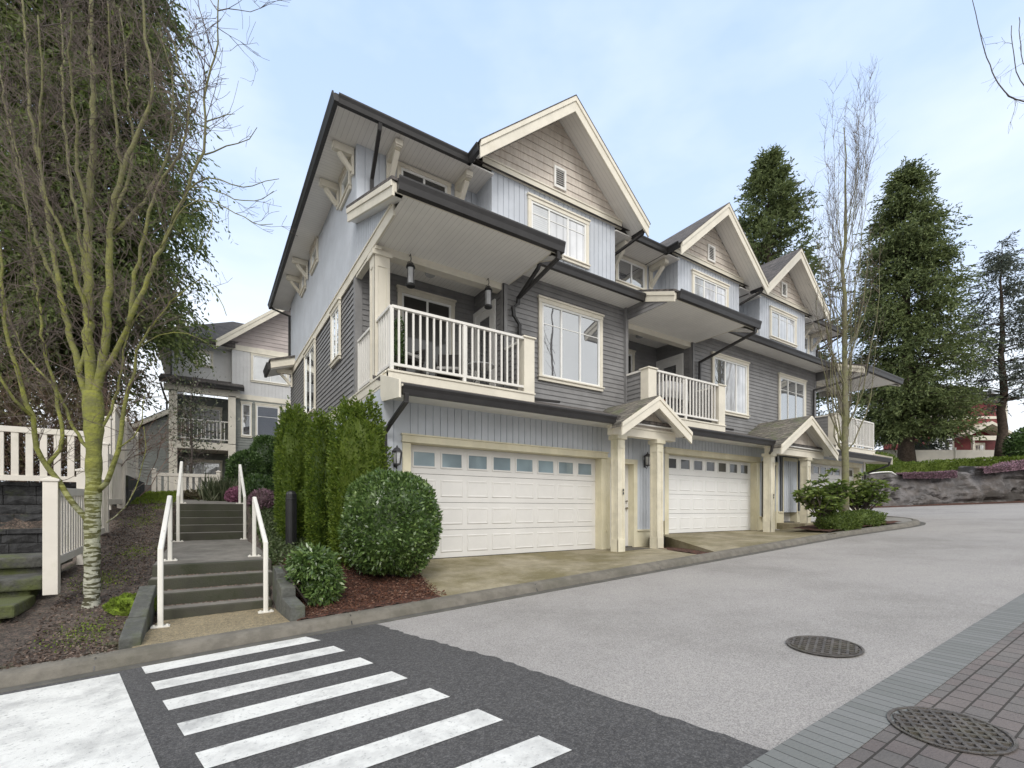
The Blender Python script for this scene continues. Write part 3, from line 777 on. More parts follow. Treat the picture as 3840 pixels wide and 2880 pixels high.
# canopies and balconies
canopy(H1, 2.43, 5.87, 2.64, 5.47, 'light'); canopy(H2, 9.23, 12.82, 9.27, 12.09); canopy(H3, 19.75, 23.15, 19.80, 22.6)
balcony(H1, 2.62, 5.71, 2.64, 5.47); balcony(H2, 9.23, 12.46, 9.27, 12.09); balcony(H3, 19.40, 22.88, 19.7, 22.5)
railing(H1, [(2.69, 8.72), (2.69, 7.92), (5.46, 7.92)], 4.03, 5.15); railing(H1, [(2.69, 9.98), (2.69, 9.0)], 4.03, 5.15)
rpost(H1, 2.69, 7.92, 4.02, 5.13); rpost(H1, 4.10, 7.92, 4.02, 5.12); rpost(H1, 2.69, 9.95, 4.02, 5.13)
panel_post(H1, 2.62, 2.92, 8.68, 8.98, 4.03, 6.36, 'cream', False)
column(H1, 5.46, 5.72, 7.88, 8.12, 4.0, 5.14)
railing(H2, [(9.53, 7.92), (12.16, 7.92)], 4.03, 5.15); rpost(H2, 10.72, 7.92, 4.02, 5.12)
column(H2, 9.22, 9.52, 7.88, 8.14, 3.95, 5.14); column(H2, 12.17, 12.47, 7.88, 8.12, 4.0, 5.14)
railing(H3, [(19.72, 7.92), (22.82, 7.92), (22.82, 9.9)], 4.03, 5.15); rpost(H3, 21.2, 7.92, 4.02, 5.12); rpost(H3, 22.82, 7.92, 4.02, 5.14)
column(H3, 19.40, 19.70, 7.88, 8.14, 3.95, 5.14)
MB().box(22.3, 22.56, 8.72, 8.98, 4.03, 6.44).build('post', M['cream'], H3, bevel=.005)
for par, x, s in ((H1, 5.52, west), (H2, 9.25, west), (H2, 12.25, west), (H3, 19.42, west)):
    k = MB(); F = s(x); lap(k, F, 8.12, Y2, 3.90, 5.10); fbox(k, F, 8.12, Y2, 3.90, 5.10, -.1, 0)
    ko = k.build('knee_wall', M['lap'], par)
    c = MB(); fbox(c, F, 8.12, Y2-.0, 5.10, 5.15, -.13, .04); c.build('cap', M['rail'], ko)

# ---- 3F
w = MB(); boards(w, F3, 2.64, 5.46, 7.3, 9.21)
w.build('wall', M['blue'], H1)
for par, a_, b_ in ((H2, 9.34, 12.05), (H2, 15.28, 15.95), (H3, 15.95, 16.61), (H3, 19.85, 22.5)):
    w = MB(); boards(w, F3, a_, b_, 7.2, 9.21); w.build('wall', M['blue'], par)
dormer(H1, 5.46, 9.34, (6.44, 8.38, 7.90, 9.14, (7.08, 7.68), 'glassb', 'glassc'))
dormer(H2, 12.05, 15.28, (12.71, 14.64, 7.88, 9.09, (13.33, 13.97), 'glassb', 'glassc'))
dormer(H3, 16.61, 19.85, (17.26, 19.16, 7.88, 9.04, (17.9, 18.5), 'glassb', 'glassc'))
gable(H1, 7.40, 2.60, 9.33, 11.51, 5.46, 9.34, 11.36); gable(H2, 13.68, 2.29, 9.28, 11.20, 12.05, 15.28, 11.02); gable(H3, 18.23, 2.27, 9.28, 11.18, 16.61, 19.85, 11.0)
window(H1, F3_, 3.47, 4.75, 8.3, 9.19, (4.10,), (), 'glassd', cap=False, label='short two-light window under the eave')
window(H2, F3_, 10.10, 11.44, 8.3, 9.19, (10.78,), (), 'glass', cap=False, label='short two-light window under the eave')
window(H3, F3_, 20.9, 21.75, 8.1, 9.08, (), (), 'glass', label='small window under the eave')
for par, xs in ((H1, (3.30, 4.92)), (H2, (9.92, 11.62)), (H3, (20.72, 21.95))):
    for x in xs: bracket(par, F3_, x, 9.20)
FW = west(2.64-.016)
for y in (10.07, 11.38, 15.38, 16.62): bracket(H1, FW, y, 9.20, .42, .40, .055)
# upper eaves
def eaves(par, segs, feet):
    for x0, x1 in segs:
        g = MB(); gutterx(g, x0, x1, 9.10, 9.155, .165, .11); g.build('gutter', M['gutter'], par, bevel=.004)
        MB().box(x0, x1, 9.102, 9.13, 9.2, 9.31).build('fascia', M['gutter'], par)
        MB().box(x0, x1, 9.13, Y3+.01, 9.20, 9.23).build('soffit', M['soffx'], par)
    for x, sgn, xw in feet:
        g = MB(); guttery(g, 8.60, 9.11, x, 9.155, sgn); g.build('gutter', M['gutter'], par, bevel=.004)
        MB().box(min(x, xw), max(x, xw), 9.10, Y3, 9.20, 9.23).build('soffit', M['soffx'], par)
eaves(H1, [(2.06, 4.86)], [(4.86, -1, 5.46), (9.94, 1, 9.34)])
eaves(H2, [(9.95, 11.43)], [(11.43, -1, 12.05), (15.93, 1, 15.28)])
eaves(H3, [(20.45, 23.05)], [(15.97, -1, 16.61), (20.45, 1, 19.85)])
g = MB(); guttery(g, 9.0, 19.75, 2.06, 9.155, -1, .165, .11); g.build('gutter', M['gutter'], H1, bevel=.004)
g = MB(); guttery(g, 9.0, 19.75, 23.05, 9.155, 1, .165, .11); g.build('gutter', M['gutter'], H3, bevel=.004)
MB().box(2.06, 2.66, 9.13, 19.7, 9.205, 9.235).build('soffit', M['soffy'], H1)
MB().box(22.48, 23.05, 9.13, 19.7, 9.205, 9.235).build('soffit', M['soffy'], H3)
zr = 9.33; k = .34; dy = 5.4
def hip(par, x0, x1, l, r):
    yf, yb, ym = 9.04, 19.84, 14.44; zt = zr+k*dy
    a = x0+dy if l else x0; b = x1-dy if r else x1
    m = MB().quad((x0,yf,zr),(x1,yf,zr),(b,ym,zt),(a,ym,zt)).quad((x1,yb,zr),(x0,yb,zr),(a,ym,zt),(b,ym,zt))
    if l: m.poly([(x0,yb,zr),(x0,yf,zr),(a,ym,zt)])
    if r: m.poly([(x1,yf,zr),(x1,yb,zr),(b,ym,zt)])
    ro = m.build('roof', M['roof'], par); ro['label'] = 'main hipped roof'
    return ro
hip(H1, 2.0, 9.25, True, False); hip(H2, 9.25, 15.95, False, False)
rf = hip(H3, 15.95, 23.1, False, True)
sk = MB(); sk.box(15.9, 16.75, 11.6, 12.5, 10.25, 10.42)
sk.build('skylight', M['white'], rf, bevel=.03)
# flank walls
w = MB(); boards(w, west(2.64), Y3, 19.0, 6.73, 9.21, .15, .008, .012); fbox(w, west(2.64), Y3-.02, Y3+.07, 6.74, 9.2, 0, .024)
w.build('wall', M['blue'], H1)['label'] = 'pale boarded upper flank'
w = MB(); boards(w, west(2.64), Y1, 19.0, .3, 3.86, .13, .012); fbox(w, west(2.64), Y1-.016, Y1+.06, .5, 3.85, 0, .02); w.build('wall', M['blue'], H1)
w = MB(); lap(w, west(2.64), YB, 19.0, 4.03, 6.48, .115, .024); w.build('siding', M['lap'], H1)['label'] = 'dark lap siding on the flank'
w = MB(); fbox(w, west(2.64), YB-.02, YB+.10, 4.03, 6.48, 0, .032); fbox(w, front(YB), 2.61, 2.76, 4.03, 6.48, 0, .03); w.build('corner_board', M['lap'], H1)
w = MB(); fbox(w, west(2.64), 7.58, 19.05, 6.50, 6.70, 0, .035); fbox(w, west(2.64), 7.56, 19.05, 6.70, 6.735, 0, .055); fbox(w, west(2.64), 8.6, 9.95, 6.44, 6.50, -.1, .02); w.build('band', M['cream'], H1, bevel=.003)
w = MB(); fbox(w, west(2.64), 7.97, 19.05, 3.83, 3.985, 0, .03); fbox(w, west(2.64), 7.97, 19.05, 3.985, 4.02, 0, .045); fbox(w, west(2.64), 8.15, 19.05, 3.78, 3.83, 0, .02); w.build('band', M['cream'], H1, bevel=.003)
FWL = west(2.64-.026)
window(H1, FWL, 11.21, 12.12, 5.10, 6.47, (11.66,), (), 'glassc', label='narrow flank window with a white blind')
window(H1, FWL, 14.17, 15.85, 4.4, 6.47, (15.0,), (), 'glass', label='tall flank window')
FWU = west(2.64-.014)
for a, b in ((10.33, 11.2), (13.86, 14.8), (15.74, 16.5)): window(H1, FWU, a, b, 8.52, 9.17, (), (), 'glass', cas=.11, label='small square window under the flank eave')
for x0, z0, z1 in ((2.645, .4, 9.2),):
    b = MB().box(2.65, 22.49, 18.98, 19.0, .4, 9.2); MB().box(9.24, 9.26, 10.02, 18.97, 4, 9.2).build('party_wall', M['blue'], H1)
    b.build('wall', M['blue'], H1)['label'] = 'rear wall'
b = MB().add([(22.52,8.17,.9),(22.52,19,.9),(22.52,19,9.2),(22.52,10.02,9.2),(22.52,10.02,4.03),(22.52,8.17,4.03)], [(0,1,2,3,4,5)]); b.build('wall', M['blue'], H3)['label'] = 'far end wall'
MB().box(22.46, 22.6, 8.1, 8.3, 1.1, 3.55).build('corner_board', M['cream'], H3)
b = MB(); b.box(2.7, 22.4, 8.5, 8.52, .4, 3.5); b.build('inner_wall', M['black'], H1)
# rear skirt end seen past the flank
b = MB().prism([(1.86,18.0,6.74),(2.7,18.0,7.02),(2.7,18.0,6.76),(1.86,18.0,6.48)], (0,.05,0))
b.build('rake_board', M['cream'], H1)
b = MB(); b.prism([(1.82,17.95,6.78),(2.7,17.95,7.07),(2.7,17.95,7.01),(1.82,17.95,6.72)], (0,1.3,0)); b.build('roof', M['roof'], H1)
g = MB(); guttery(g, 17.98, 19.2, 1.86, 6.42, -1, .24, .11); g.build('gutter', M['gutter'], H1)
MB().prism([(1.86,18.06,6.48),(2.62,18.06,6.74),(2.62,18.06,6.70),(1.86,18.06,6.44)], (0,1.1,0)).build('soffit', M['white'], H1)
bracket(H1, west(2.62), 18.4, 6.62, .5, .45, .05)
# downspouts
pipe(H1, [(2.85, 9.06, 9.16), (2.85, 9.1, 9.05), (2.92, 9.84, 8.55), (2.92, 9.84, 7.6)])
pipe(H1, [(5.68, 7.06, 6.57), (5.70, 7.08, 6.47), (5.80, 8.60, 6.30), (5.80, 8.62, 6.18), (5.66, 8.60, 6.05), (5.68, 8.60, 5.88), (5.84, 8.62, 5.72), (5.84, 8.62, 4.12), (5.84, 8.50, 4.07), (6.6, 8.2, 4.02)])
pipe(H1, [(5.95, 8.0, 6.85), (5.93, 8.05, 6.75), (5.80, 8.60, 6.30)])
pipe(H1, [(2.72, 7.28, 3.47), (2.72, 7.30, 3.36), (2.68, 7.95, 3.1), (2.62, 8.07, 2.95), (2.62, 8.07, .7)])
pipe(H1, [(2.02, 19.6, 9.2), (2.1, 19.5, 9.1), (2.58, 18.95, 8.75), (2.58, 18.95, 7.2)])
pipe(H1, [(9.9, 8.6, 9.18), (9.88, 8.66, 9.06), (9.42, 9.6, 8.6), (9.42, 9.8, 8.3)])
pipe(H2, [(12.58, 7.06, 6.57), (12.58, 7.08, 6.46), (12.32, 8.60, 6.0), (12.32, 8.62, 4.1), (12.40, 8.3, 4.05), (13.2, 8.1, 4.0)])
pipe(H2, [(15.88, 8.66, 9.18), (15.86, 8.7, 9.04), (15.4, 9.6, 8.6), (15.4, 9.8, 8.3)])
pipe(H2, [(13.86, 7.28, 3.47), (13.86, 7.30, 3.33), (14.80, 8.04, 3.12), (14.80, 8.04, 1.4), (14.9, 8.0, 1.28), (14.9, 8.0, 1.0)])
pipe(H3, [(19.9, 7.06, 6.57), (19.88, 7.1, 6.46), (19.35, 8.60, 6.15), (19.35, 8.62, 4.1)])
pipe(H3, [(22.55, 7.28, 3.47), (22.55, 7.30, 3.36), (22.45, 8.05, 3.05), (22.45, 8.07, 1.2)])
pipe(H3, [(22.9, 9.06, 9.16), (22.85, 9.1, 9.05), (22.45, 9.84, 8.6), (22.45, 9.84, 7.4)])
# small number plates by the porches and on the flank
for par, x in ((H1, 7.87), (H3, 14.26)):
    n = MB()
    for k_ in range(2):
        z = 2.02 - k_*.075
        n.box(x-.012, x+.012, 7.435, 7.449, z, z+.055)
    n.build('house_number', M['bronze'], par)
# ------------------------------------------------------------------ ground
def smooth(a, b, x):
    t = min(1, max(0, (x-a)/(b-a))); return t*t*(3-2*t)
def piece(x, pts):
    if x <= pts[0][0]: return pts[0][1]
    for (a, u), (b, v) in zip(pts, pts[1:]):
        if x <= b: return u + (v-u)*(x-a)/(b-a)
    return pts[-1][1]
def zr_(X): return .18 + .05*max(-14, min(37, X))          # road level
def kb(X): return .29 + .05*max(-14, min(37, X))           # kerb top level
HL = [(5.68,0), (6.3,.03), (7,.17), (8,.36), (9.2,.60), (11,.98), (12.3,1.36), (14,1.6), (17,1.85), (22,2.1), (28,2.3), (60,4)]
def gz(X, Y):
    base = kb(X) - .01
    if Y < 5.66: return zr_(X) - .16 if X > -60 else zr_(X)
    s = (X-31)*.65 + (Y-10.5)*.76                            # distance behind the rock face
    left = base + piece(Y, HL)
    if X < -1.56:
        low = base + piece(Y, [(5.68,0), (8,.32), (11.6,.62), (11.9,1.72), (14,2.0), (28,2.6), (60,4)])
        left = left + (low-left)*smooth(-1.56, -2.0, X)
    right = base - .25
    t = smooth(2.5, 2.85, X)
    z = left + (right-left)*t
    if -.5 < X < .72 and Y < 17: z = min(z, piece(Y, [(5.7,.1),(6.5,.2),(7.4,.45),(9,.7),(11.2,.85),(12.5,1.5),(17,1.75)]))
    if X > 20: z = z + (zr_(X)-.16-z)*smooth(20, 22, X)
    if 22 > X > 2.7 and Y > 21: z = z + (max(z, 2.6)-z)*smooth(21, 25, Y)
    return z
def axis(lo, hi, fine0, fine1, st, coarse):
    a = []; x = lo
    while x < fine0: a.append(x); x += coarse(fine0-x)
    x = fine0
    while x < fine1: a.append(x); x += st
    while x < hi: a.append(x); x += coarse(x-fine1)
    a.append(hi); return a
co = lambda d: max(.6, min(40, .25*d+.4))
xs = axis(-300, 400, -8, 5, .16, co); ys = axis(-5, 450, 5.6, 17, .16, co)
ys[0] = -5
RN = random.Random(3)
def grid(mb, xs, ys, zf):
    n = len(xs)
    vs = [(x, y, zf(x, y)) for y in ys for x in xs]
    fs = [(j*n+i, j*n+i+1, (j+1)*n+i+1, (j+1)*n+i) for j in range(len(ys)-1) for i in range(n-1)]
    return mb.add(vs, fs)
gm = MB(); grid(gm, xs, ys, lambda x, y: gz(x, y) + (RN.uniform(-.018, .018) if (-8 < x < 2.6 and y > 5.9) else 0))
struct('ground', gm, M['soil'], smooth=True)
gm = MB(); grid(gm, [-900, -300, 400, 1200], [450, 700, 1400], lambda x, y: 10); grid(gm, [-900,-300], [-900,450], lambda x,y: 0); grid(gm, [400,1200], [-900,450], lambda x,y: 10)
struct('far_ground', gm, M['far'])
rd = MB(); grid(rd, [-300,-60,-14] + list(np.arange(-12, 37, 1.0)) + [37, 60, 400], [-900, -200, -40, -20, -10, -5, 0, 2.5, 5.45], lambda x, y: zr_(x))
grid(rd, list(np.arange(14, 37, 1.0)) + [37, 50], [5.45, 7, 9, 12, 16, 22, 30, 45], lambda x, y: zr_(x))
struct('road', rd, M['road'])
# darker resurfaced asphalt at the crossing, its ragged edge towards the lane
edge = [(1.66,5.449),(1.78,4.9),(1.93,4.34),(2.14,3.58),(2.27,2.79),(2.46,1.75),(2.6,.9),(2.75,-.2),(2.9,-2),(3,-9)]
er = random.Random(5); ed = []
for (a, b), (c, d) in zip(edge, edge[1:]):
    for i in range(10):
        t = i/10; ed.append((a+(c-a)*t + er.uniform(-.02,.02), b+(d-b)*t))
ed.append(edge[-1])
am = MB(); n = len(ed)
am.add([(-30, y, zr_(-30)+.004) for x, y in ed] + [(-14, y, zr_(-14)+.004) for x, y in ed] + [(x, y, zr_(x)+.004) for x, y in ed],
       [(i, i+n, i+n+1, i+1)[::-1] for i in range(n-1)] + [(i+n, i+2*n, i+2*n+1, i+n+1)[::-1] for i in range(n-1)])
struct('crossing_asphalt', am, M['asphalt'])
def mark(name, pts):
    m = MB(); N_ = 14; a, b, c, d = [V((*p, 0)) for p in pts]
    for i in range(N_):
        t0, t1 = i/N_, (i+1)/N_
        q = [a.lerp(b,t0), a.lerp(b,t1), d.lerp(c,t1), d.lerp(c,t0)]
        m.quad(*[(v.x, v.y, zr_(v.x)+.008) for v in q])
    return struct(name, m, M['paint'])
cw = MB()
for i in range(10):
    y1 = 5.42 - i*.533 if i else 5.44; y0 = 5.18 - i*.533
    xl = lambda y: -.49 + (5.42-y)*.205; xr = lambda y: .95 + (5.44-y)*.215
    a, b, c, d = (xl(y1), y1), (xr(y1)+(.0 if i else -.05), y1), (xr(y0), y0), (xl(y0), y0)
    mark('crosswalk_stripe', [a, b, c, d])
mark('painted_area', [(-6, 5.36), (-.64, 5.36), (.55, -.6), (-6, -.6)])
# kerb and gutter pan
kp = [(-60,5.62), (-20,5.62)] + [(x,5.62) for x in np.arange(-14,14.1,1.0)] + [(15,5.57),(16,5.48),(17,5.39),(18,5.33),(18.9,5.36),(19.7,5.56),(20.4,5.92),(21.0,6.42),(21.5,7.0),(21.9,7.6),(22.3,8.3)]
def sweep(path, prof):
    """prof: list of (offset to the left of travel, height above road)"""
    m = MB(); k = len(prof); vs = []
    for i, (x, y) in enumerate(path):
        a = V(path[max(0,i-1)]); b = V(path[min(len(path)-1,i+1)]); d = (b-a).normalized(); nrm = V((-d.y, d.x))
        for o, z in prof: vs.append((x+nrm.x*o, y+nrm.y*o, zr_(x)+z))
    fs = [(i*k+j, (i+1)*k+j, (i+1)*k+j+1, i*k+j+1) for i in range(len(path)-1) for j in range(k-1)]
    return m.add(vs, fs)
struct('gutter_pan', sweep(kp, [(-.17,.002),(-.165,.012),(-.05,.006),(-.03,.004)]), M['gut2'])
k1 = sweep(kp, [(-.035,-.05),(-.03,.008),(.0,.075),(.02,.10),(.06,.118),(.155,.122),(.16,.05)])
struct('kerb', k1, M['kerb'], smooth=False)
jt = MB()
for x in (-.85, 1.42, 4.1, 6.85, 9.75, 12.4):
    jt.quad((x,5.585,zr_(x)+.012),(x+.012,5.585,zr_(x)+.012),(x+.012,5.645,zr_(x)+.109),(x,5.645,zr_(x)+.109)); jt.quad((x,5.645,zr_(x)+.111),(x+.012,5.645,zr_(x)+.111),(x+.012,5.775,zr_(x)+.124),(x,5.775,zr_(x)+.124))
struct('kerb_joint', jt, M['black'])
# pavers beyond the lane
pv = MB(); grid(pv, [-14]+list(np.arange(-12,37,1.0))+[37,60], [-4, -2, 0, 1.07], lambda x, y: zr_(x)+.006)
struct('cobble_paving', pv, M['paver'])
pv = MB(); grid(pv, [-14]+list(np.arange(-12,37,1.0))+[37,60], [1.07, 1.335], lambda x, y: zr_(x)+.010)
struct('paver_border', pv, M['soldier'])
# driveways
def ruled(name, a, b, m, n=10, mm=6):
    """a, b: polylines (kerb side, garage side) with matching points"""
    g = MB(); rows = []
    for j in range(mm+1):
        t = j/mm; rows.append([tuple(V(p).lerp(V(q), t)) for p, q in zip(a, b)])
    k = len(a); vs = [v for r in rows for v in r]
    g.add(vs, [(j*k+i, j*k+i+1, (j+1)*k+i+1, (j+1)*k+i) for j in range(mm) for i in range(k-1)])
    return struct(name, g, m)
def kz(x): return zr_(x)+.116
ka = [(2.62+ (8.25-2.62)*i/8, 5.77, kz(2.62+(8.25-2.62)*i/8)) for i in range(9)]
ga = [(2.95+(9.75-2.95)*i/8, 8.36, .662) for i in range(9)]
ruled('driveway', ka, ga, M['drive'])
kb_ = [(8.78+(13.9-8.78)*i/8, 5.77-.08*max(0,i-6), kz(8.78+(13.9-8.78)*i/8)) for i in range(9)]
gb = [(10.15+(18.0-10.15)*i/8, 8.36, .954+.1*max(0,i-6)) for i in range(9)]
ruled('driveway', kb_, gb, M['drive'])
ruled('driveway', [(17.6,5.5,kz(17.6)), (19,5.52,kz(19)), (20.1,5.9,kz(20.1)), (21,6.6,kz(21)), (21.7,7.5,kz(21.7))], [(17.6,8.36,1.168), (19,8.36,1.168), (20.2,8.36,1.168), (21.3,8.36,1.168), (22.4,8.36,1.168)], M['drive3'])
sd = MB().quad((8.78,5.77,kz(8.78)),(10.15,8.36,.954),(10.15,8.36,.55),(8.78,5.77,.5))
struct('driveway_edge', sd, M['drive'])
def drz(X, Y):
    t = (Y-5.77)/(8.36-5.77); x0 = 2.62+(X-2.95)*(8.25-2.62)/(9.75-2.95)
    return kz(x0)*(1-t)+.662*t
jt = MB()
for (p, q) in (((5.2,5.8),(5.95,8.2)), ((7.4,5.8),(7.72,7.4))):
    a, b = V((*p,0)), V((*q,0))
    for i in range(8):
        u, v = a.lerp(b,i/8), a.lerp(b,(i+1)/8)
        jt.quad((u.x-.006,u.y,drz(u.x,u.y)+.004),(u.x+.006,u.y,drz(u.x,u.y)+.004),(v.x+.006,v.y,drz(v.x,v.y)+.004),(v.x-.006,v.y,drz(v.x,v.y)+.004))
struct('driveway_joint', jt, M['black'])
# mulch beds
def bed(name, poly_rows, m, lift=.03, jit=.012, rs=1):
    g = MB(); rr = random.Random(rs); k = len(poly_rows[0])
    vs = [(x, y, z+lift+rr.uniform(-jit, jit)) for row in poly_rows for x, y, z in row]
    g.add(vs, [(j*k+i, j*k+i+1, (j+1)*k+i+1, (j+1)*k+i) for j in range(len(poly_rows)-1) for i in range(k-1)])
    return struct(name, g, m, smooth=True)
def mulz(X, Y): return gz(min(X, 2.48), Y)
rows = []
for j in range(30):
    y = 5.75 + j*.095; x1 = 2.66 + (y-5.77)*.13 if y < 7.7 else min(3.0, 2.66+(y-5.77)*.13)
    rows.append([(.86+(x1-.86)*i/34, y, mulz(.86+(x1-.86)*i/34, y)) for i in range(35)])
bed('mulch_bed', rows, M['mulch'], .025)
tri = []
for j in range(14):
    t = j/13; y = 5.79 + t*1.9
    a = 8.22+t*.95; b = 8.74+t*1.05
    tri.append([(a+(b-a)*i/10, y, kz(a)*(1-t)+.66*t) for i in range(11)])
bed('mulch_bed', tri, M['mulch'], .006)
isl = []
for j in range(14):
    t = j/13; y = 5.72+t*1.25
    isl.append([(13.75+(4.2)*i/24 + t*.5, y-.25*smooth(14,17.6,13+4.7*i/24)*(1-t), kz(13.75+4.2*i/24)+.03+.04*t) for i in range(25)])
bed('mulch_bed', isl, M['mulch'], .02)
# porch slab of the farther houses
st = MB().box(15.74, 17.75, 7.25, 8.46, .8, 1.172)
tag(st.build('porch_step', M['drive'], None, bevel=.015, loc=(16.7,7.8,.95)), 'low concrete porch step at the double porch', 'step')
mt = MB(); mt.box(8.05,8.98,7.55,8.05,.655,.672)
tag(mt.build('doormat', M['iron'], loc=(8.5,7.8,.66)), 'dark doormat on the concrete in front of the nearest porch door', 'doormat')

M['stone'] = mat('mossy_stone', (.075,.075,.068), .9, .3, 5, bump=.8, bscale=25, extra=grime((.085,.10,.03), 1.8, .44, .6, .9))
# ------------------------------------------------------------------ steps
ST1 = thing('stairs', 'lower flight of dark concrete steps rising from the crosswalk', 'stairs', (.1, 6.7, .3))
rise = [.33, .44, .585, .73, .875]
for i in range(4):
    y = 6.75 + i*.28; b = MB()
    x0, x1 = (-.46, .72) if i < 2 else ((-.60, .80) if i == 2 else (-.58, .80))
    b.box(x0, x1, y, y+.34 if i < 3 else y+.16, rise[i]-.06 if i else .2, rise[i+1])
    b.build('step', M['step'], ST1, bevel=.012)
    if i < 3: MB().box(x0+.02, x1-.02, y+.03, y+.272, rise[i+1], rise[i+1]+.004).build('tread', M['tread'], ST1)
b = MB(); b.hexa([(-.58,7.74,.6),(.80,7.74,.6),(.76,11.12,.6),(-.52,11.12,.6),(-.58,7.74,.872),(.80,7.74,.872),(.76,11.12,1.0),(-.52,11.12,1.0)])
b.build('landing', M['tread'], ST1)
for i in range(3):
    b = MB(); rr = random.Random(40+i); y = 6.75+i*.28+.05
    for _ in range(120):
        x = rr.uniform(-.44,.70); yy = y+.17+rr.uniform(0,.05); r = rr.uniform(.006,.014); z = rise[i+1]
        b.hexa([(x-r,yy-r,z),(x+r,yy-r,z),(x+r,yy+r,z),(x-r,yy+r,z),(x-r*.5,yy-r*.5,z+r),(x+r*.5,yy-r*.5,z+r),(x+r*.5,yy+r*.5,z+r),(x-r*.5,yy+r*.5,z+r)])
    o = b.build('gravel', M['litter'], ST1); o['kind'] = 'stuff'
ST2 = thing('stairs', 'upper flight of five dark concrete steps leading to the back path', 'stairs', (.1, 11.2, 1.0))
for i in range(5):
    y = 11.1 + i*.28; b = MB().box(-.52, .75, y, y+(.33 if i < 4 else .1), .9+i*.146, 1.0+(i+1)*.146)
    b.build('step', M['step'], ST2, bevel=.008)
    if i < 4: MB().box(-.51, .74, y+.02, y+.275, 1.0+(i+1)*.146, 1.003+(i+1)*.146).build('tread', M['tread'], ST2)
pth = MB(); pth.hexa([(-.52,12.32,1.4),(.75,12.32,1.4),(.9,16.5,1.5),(-.9,16.5,1.5),(-.52,12.32,1.735),(.75,12.32,1.735),(.9,16.5,1.9),(-.9,16.5,1.9)])
struct('path', pth, M['tread'])
sl = MB().hexa([(-.60,5.765,.0),(.86,5.765,.1),(.72,6.76,.2),(-.46,6.76,.2),(-.60,5.765,.272),(.86,5.765,.338),(.72,6.76,.345),(-.46,6.76,.318)])
struct('apron_slab', sl, M['slab'])
# timber edging beside the lower flight
tl = MB(); tl.prism([(-.70,5.80,.02),(-.70,6.33,.1),(-.70,6.33,.46),(-.70,5.80,.36)], (.17,.02,0))
tag(tl.build('timber_edging', M['timber'], None, bevel=.012, loc=(-.6,6.1,.2)), 'front weathered timber edging block left of the lower steps', 'edging', 'timber edging beside the steps')
tl = MB(); tl.prism([(-.69,6.35,.1),(-.66,7.05,.3),(-.66,7.05,.70),(-.69,6.35,.47)], (.16,.02,0))
tag(tl.build('timber_edging', M['timber'], None, bevel=.012, loc=(-.6,6.7,.3)), 'rear weathered timber edging block left of the lower steps', 'edging', 'timber edging beside the steps')
tl = MB(); tl.prism([(.80,5.79,.1),(.76,6.20,.2),(.76,6.20,.55),(.80,5.79,.50)], (.16,.02,0)); tl.prism([(.76,6.21,.2),(.74,6.58,.3),(.74,6.58,.74),(.76,6.21,.66)], (.16,.02,0)); tl.prism([(.75,6.59,.3),(.74,6.95,.4),(.74,6.95,.86),(.75,6.59,.80)], (.16,.02,0))
tag(tl.build('timber_edging', M['timber'], None, bevel=.012, loc=(.85,6.3,.3)), 'stepped grey timber edging right of the lower steps, by the mulch', 'edging', 'timber edging beside the steps')
def handrail(label, x, y0, z0, y1, z1, h=.88, flat=0):
    t = thing('handrail', label, 'handrail', (x, y0, z0), 'white handrails of the steps')
    r = MB(); w = .054
    r.bar((x,y0,z0), (x,y0+.02,z0+h), w, w, side=(1,0,0)); 
    r.bar((x,y0+.015,z0+h-.03), (x,y1-.06,z1+h+.015), w, w, side=(1,0,0)); r.bar((x,y1-.09,z1+h), (x,y1+.03,z1+h+.01), w, w, side=(1,0,0))
    r.bar((x,y1,z1), (x,y1,z1+h), w, w, side=(1,0,0))
    r.build('rail', M['handrail'], t, bevel=.014)
    for yy, zz in ((y0, z0), (y1, z1)):
        b = MB().box(x-.085, x+.085, yy-.045, yy+.045, zz, zz+.014)
        b.tube([(x-.06,yy,zz),(x-.06,yy,zz+.03)], .012, 6); b.tube([(x+.06,yy,zz),(x+.06,yy,zz+.03)], .012, 6)
        b.build('base_plate', M['handrail'], t)
    return t
M['handrail'] = mat('chipped_white_handrail', (.78,.76,.70), .45, .03, 3, extra=grime((.10,.07,.045), 16, .62, .68, .9, (1,1,.45)))
handrail('left handrail of the lower steps, chipped and rusty at its foot', -.42, 6.45, .305, 8.10, .885)
handrail('right handrail of the lower steps, beside the mulch bed', .62, 6.50, .335, 8.16, .885)
handrail('left handrail of the upper steps', -.44, 10.85, .995, 12.45, 1.738)
handrail('right handrail of the upper steps, next to the clipped hedges', .66, 10.9, 1.0, 12.55, 1.738)
# bollard
bl = MB().lathe((1.27,9.12,.92), [(.092,0),(.092,.86),(.094,.865),(.094,.88),(.09,.885),(.088,.96),(.07,1.0),(.035,1.02),(.005,1.025)], 24)
tag(bl.build('bollard', M['black'], None, smooth=False, loc=(1.27,9.12,.92)), 'black round-topped bollard light standing by the cedar hedges', 'bollard')
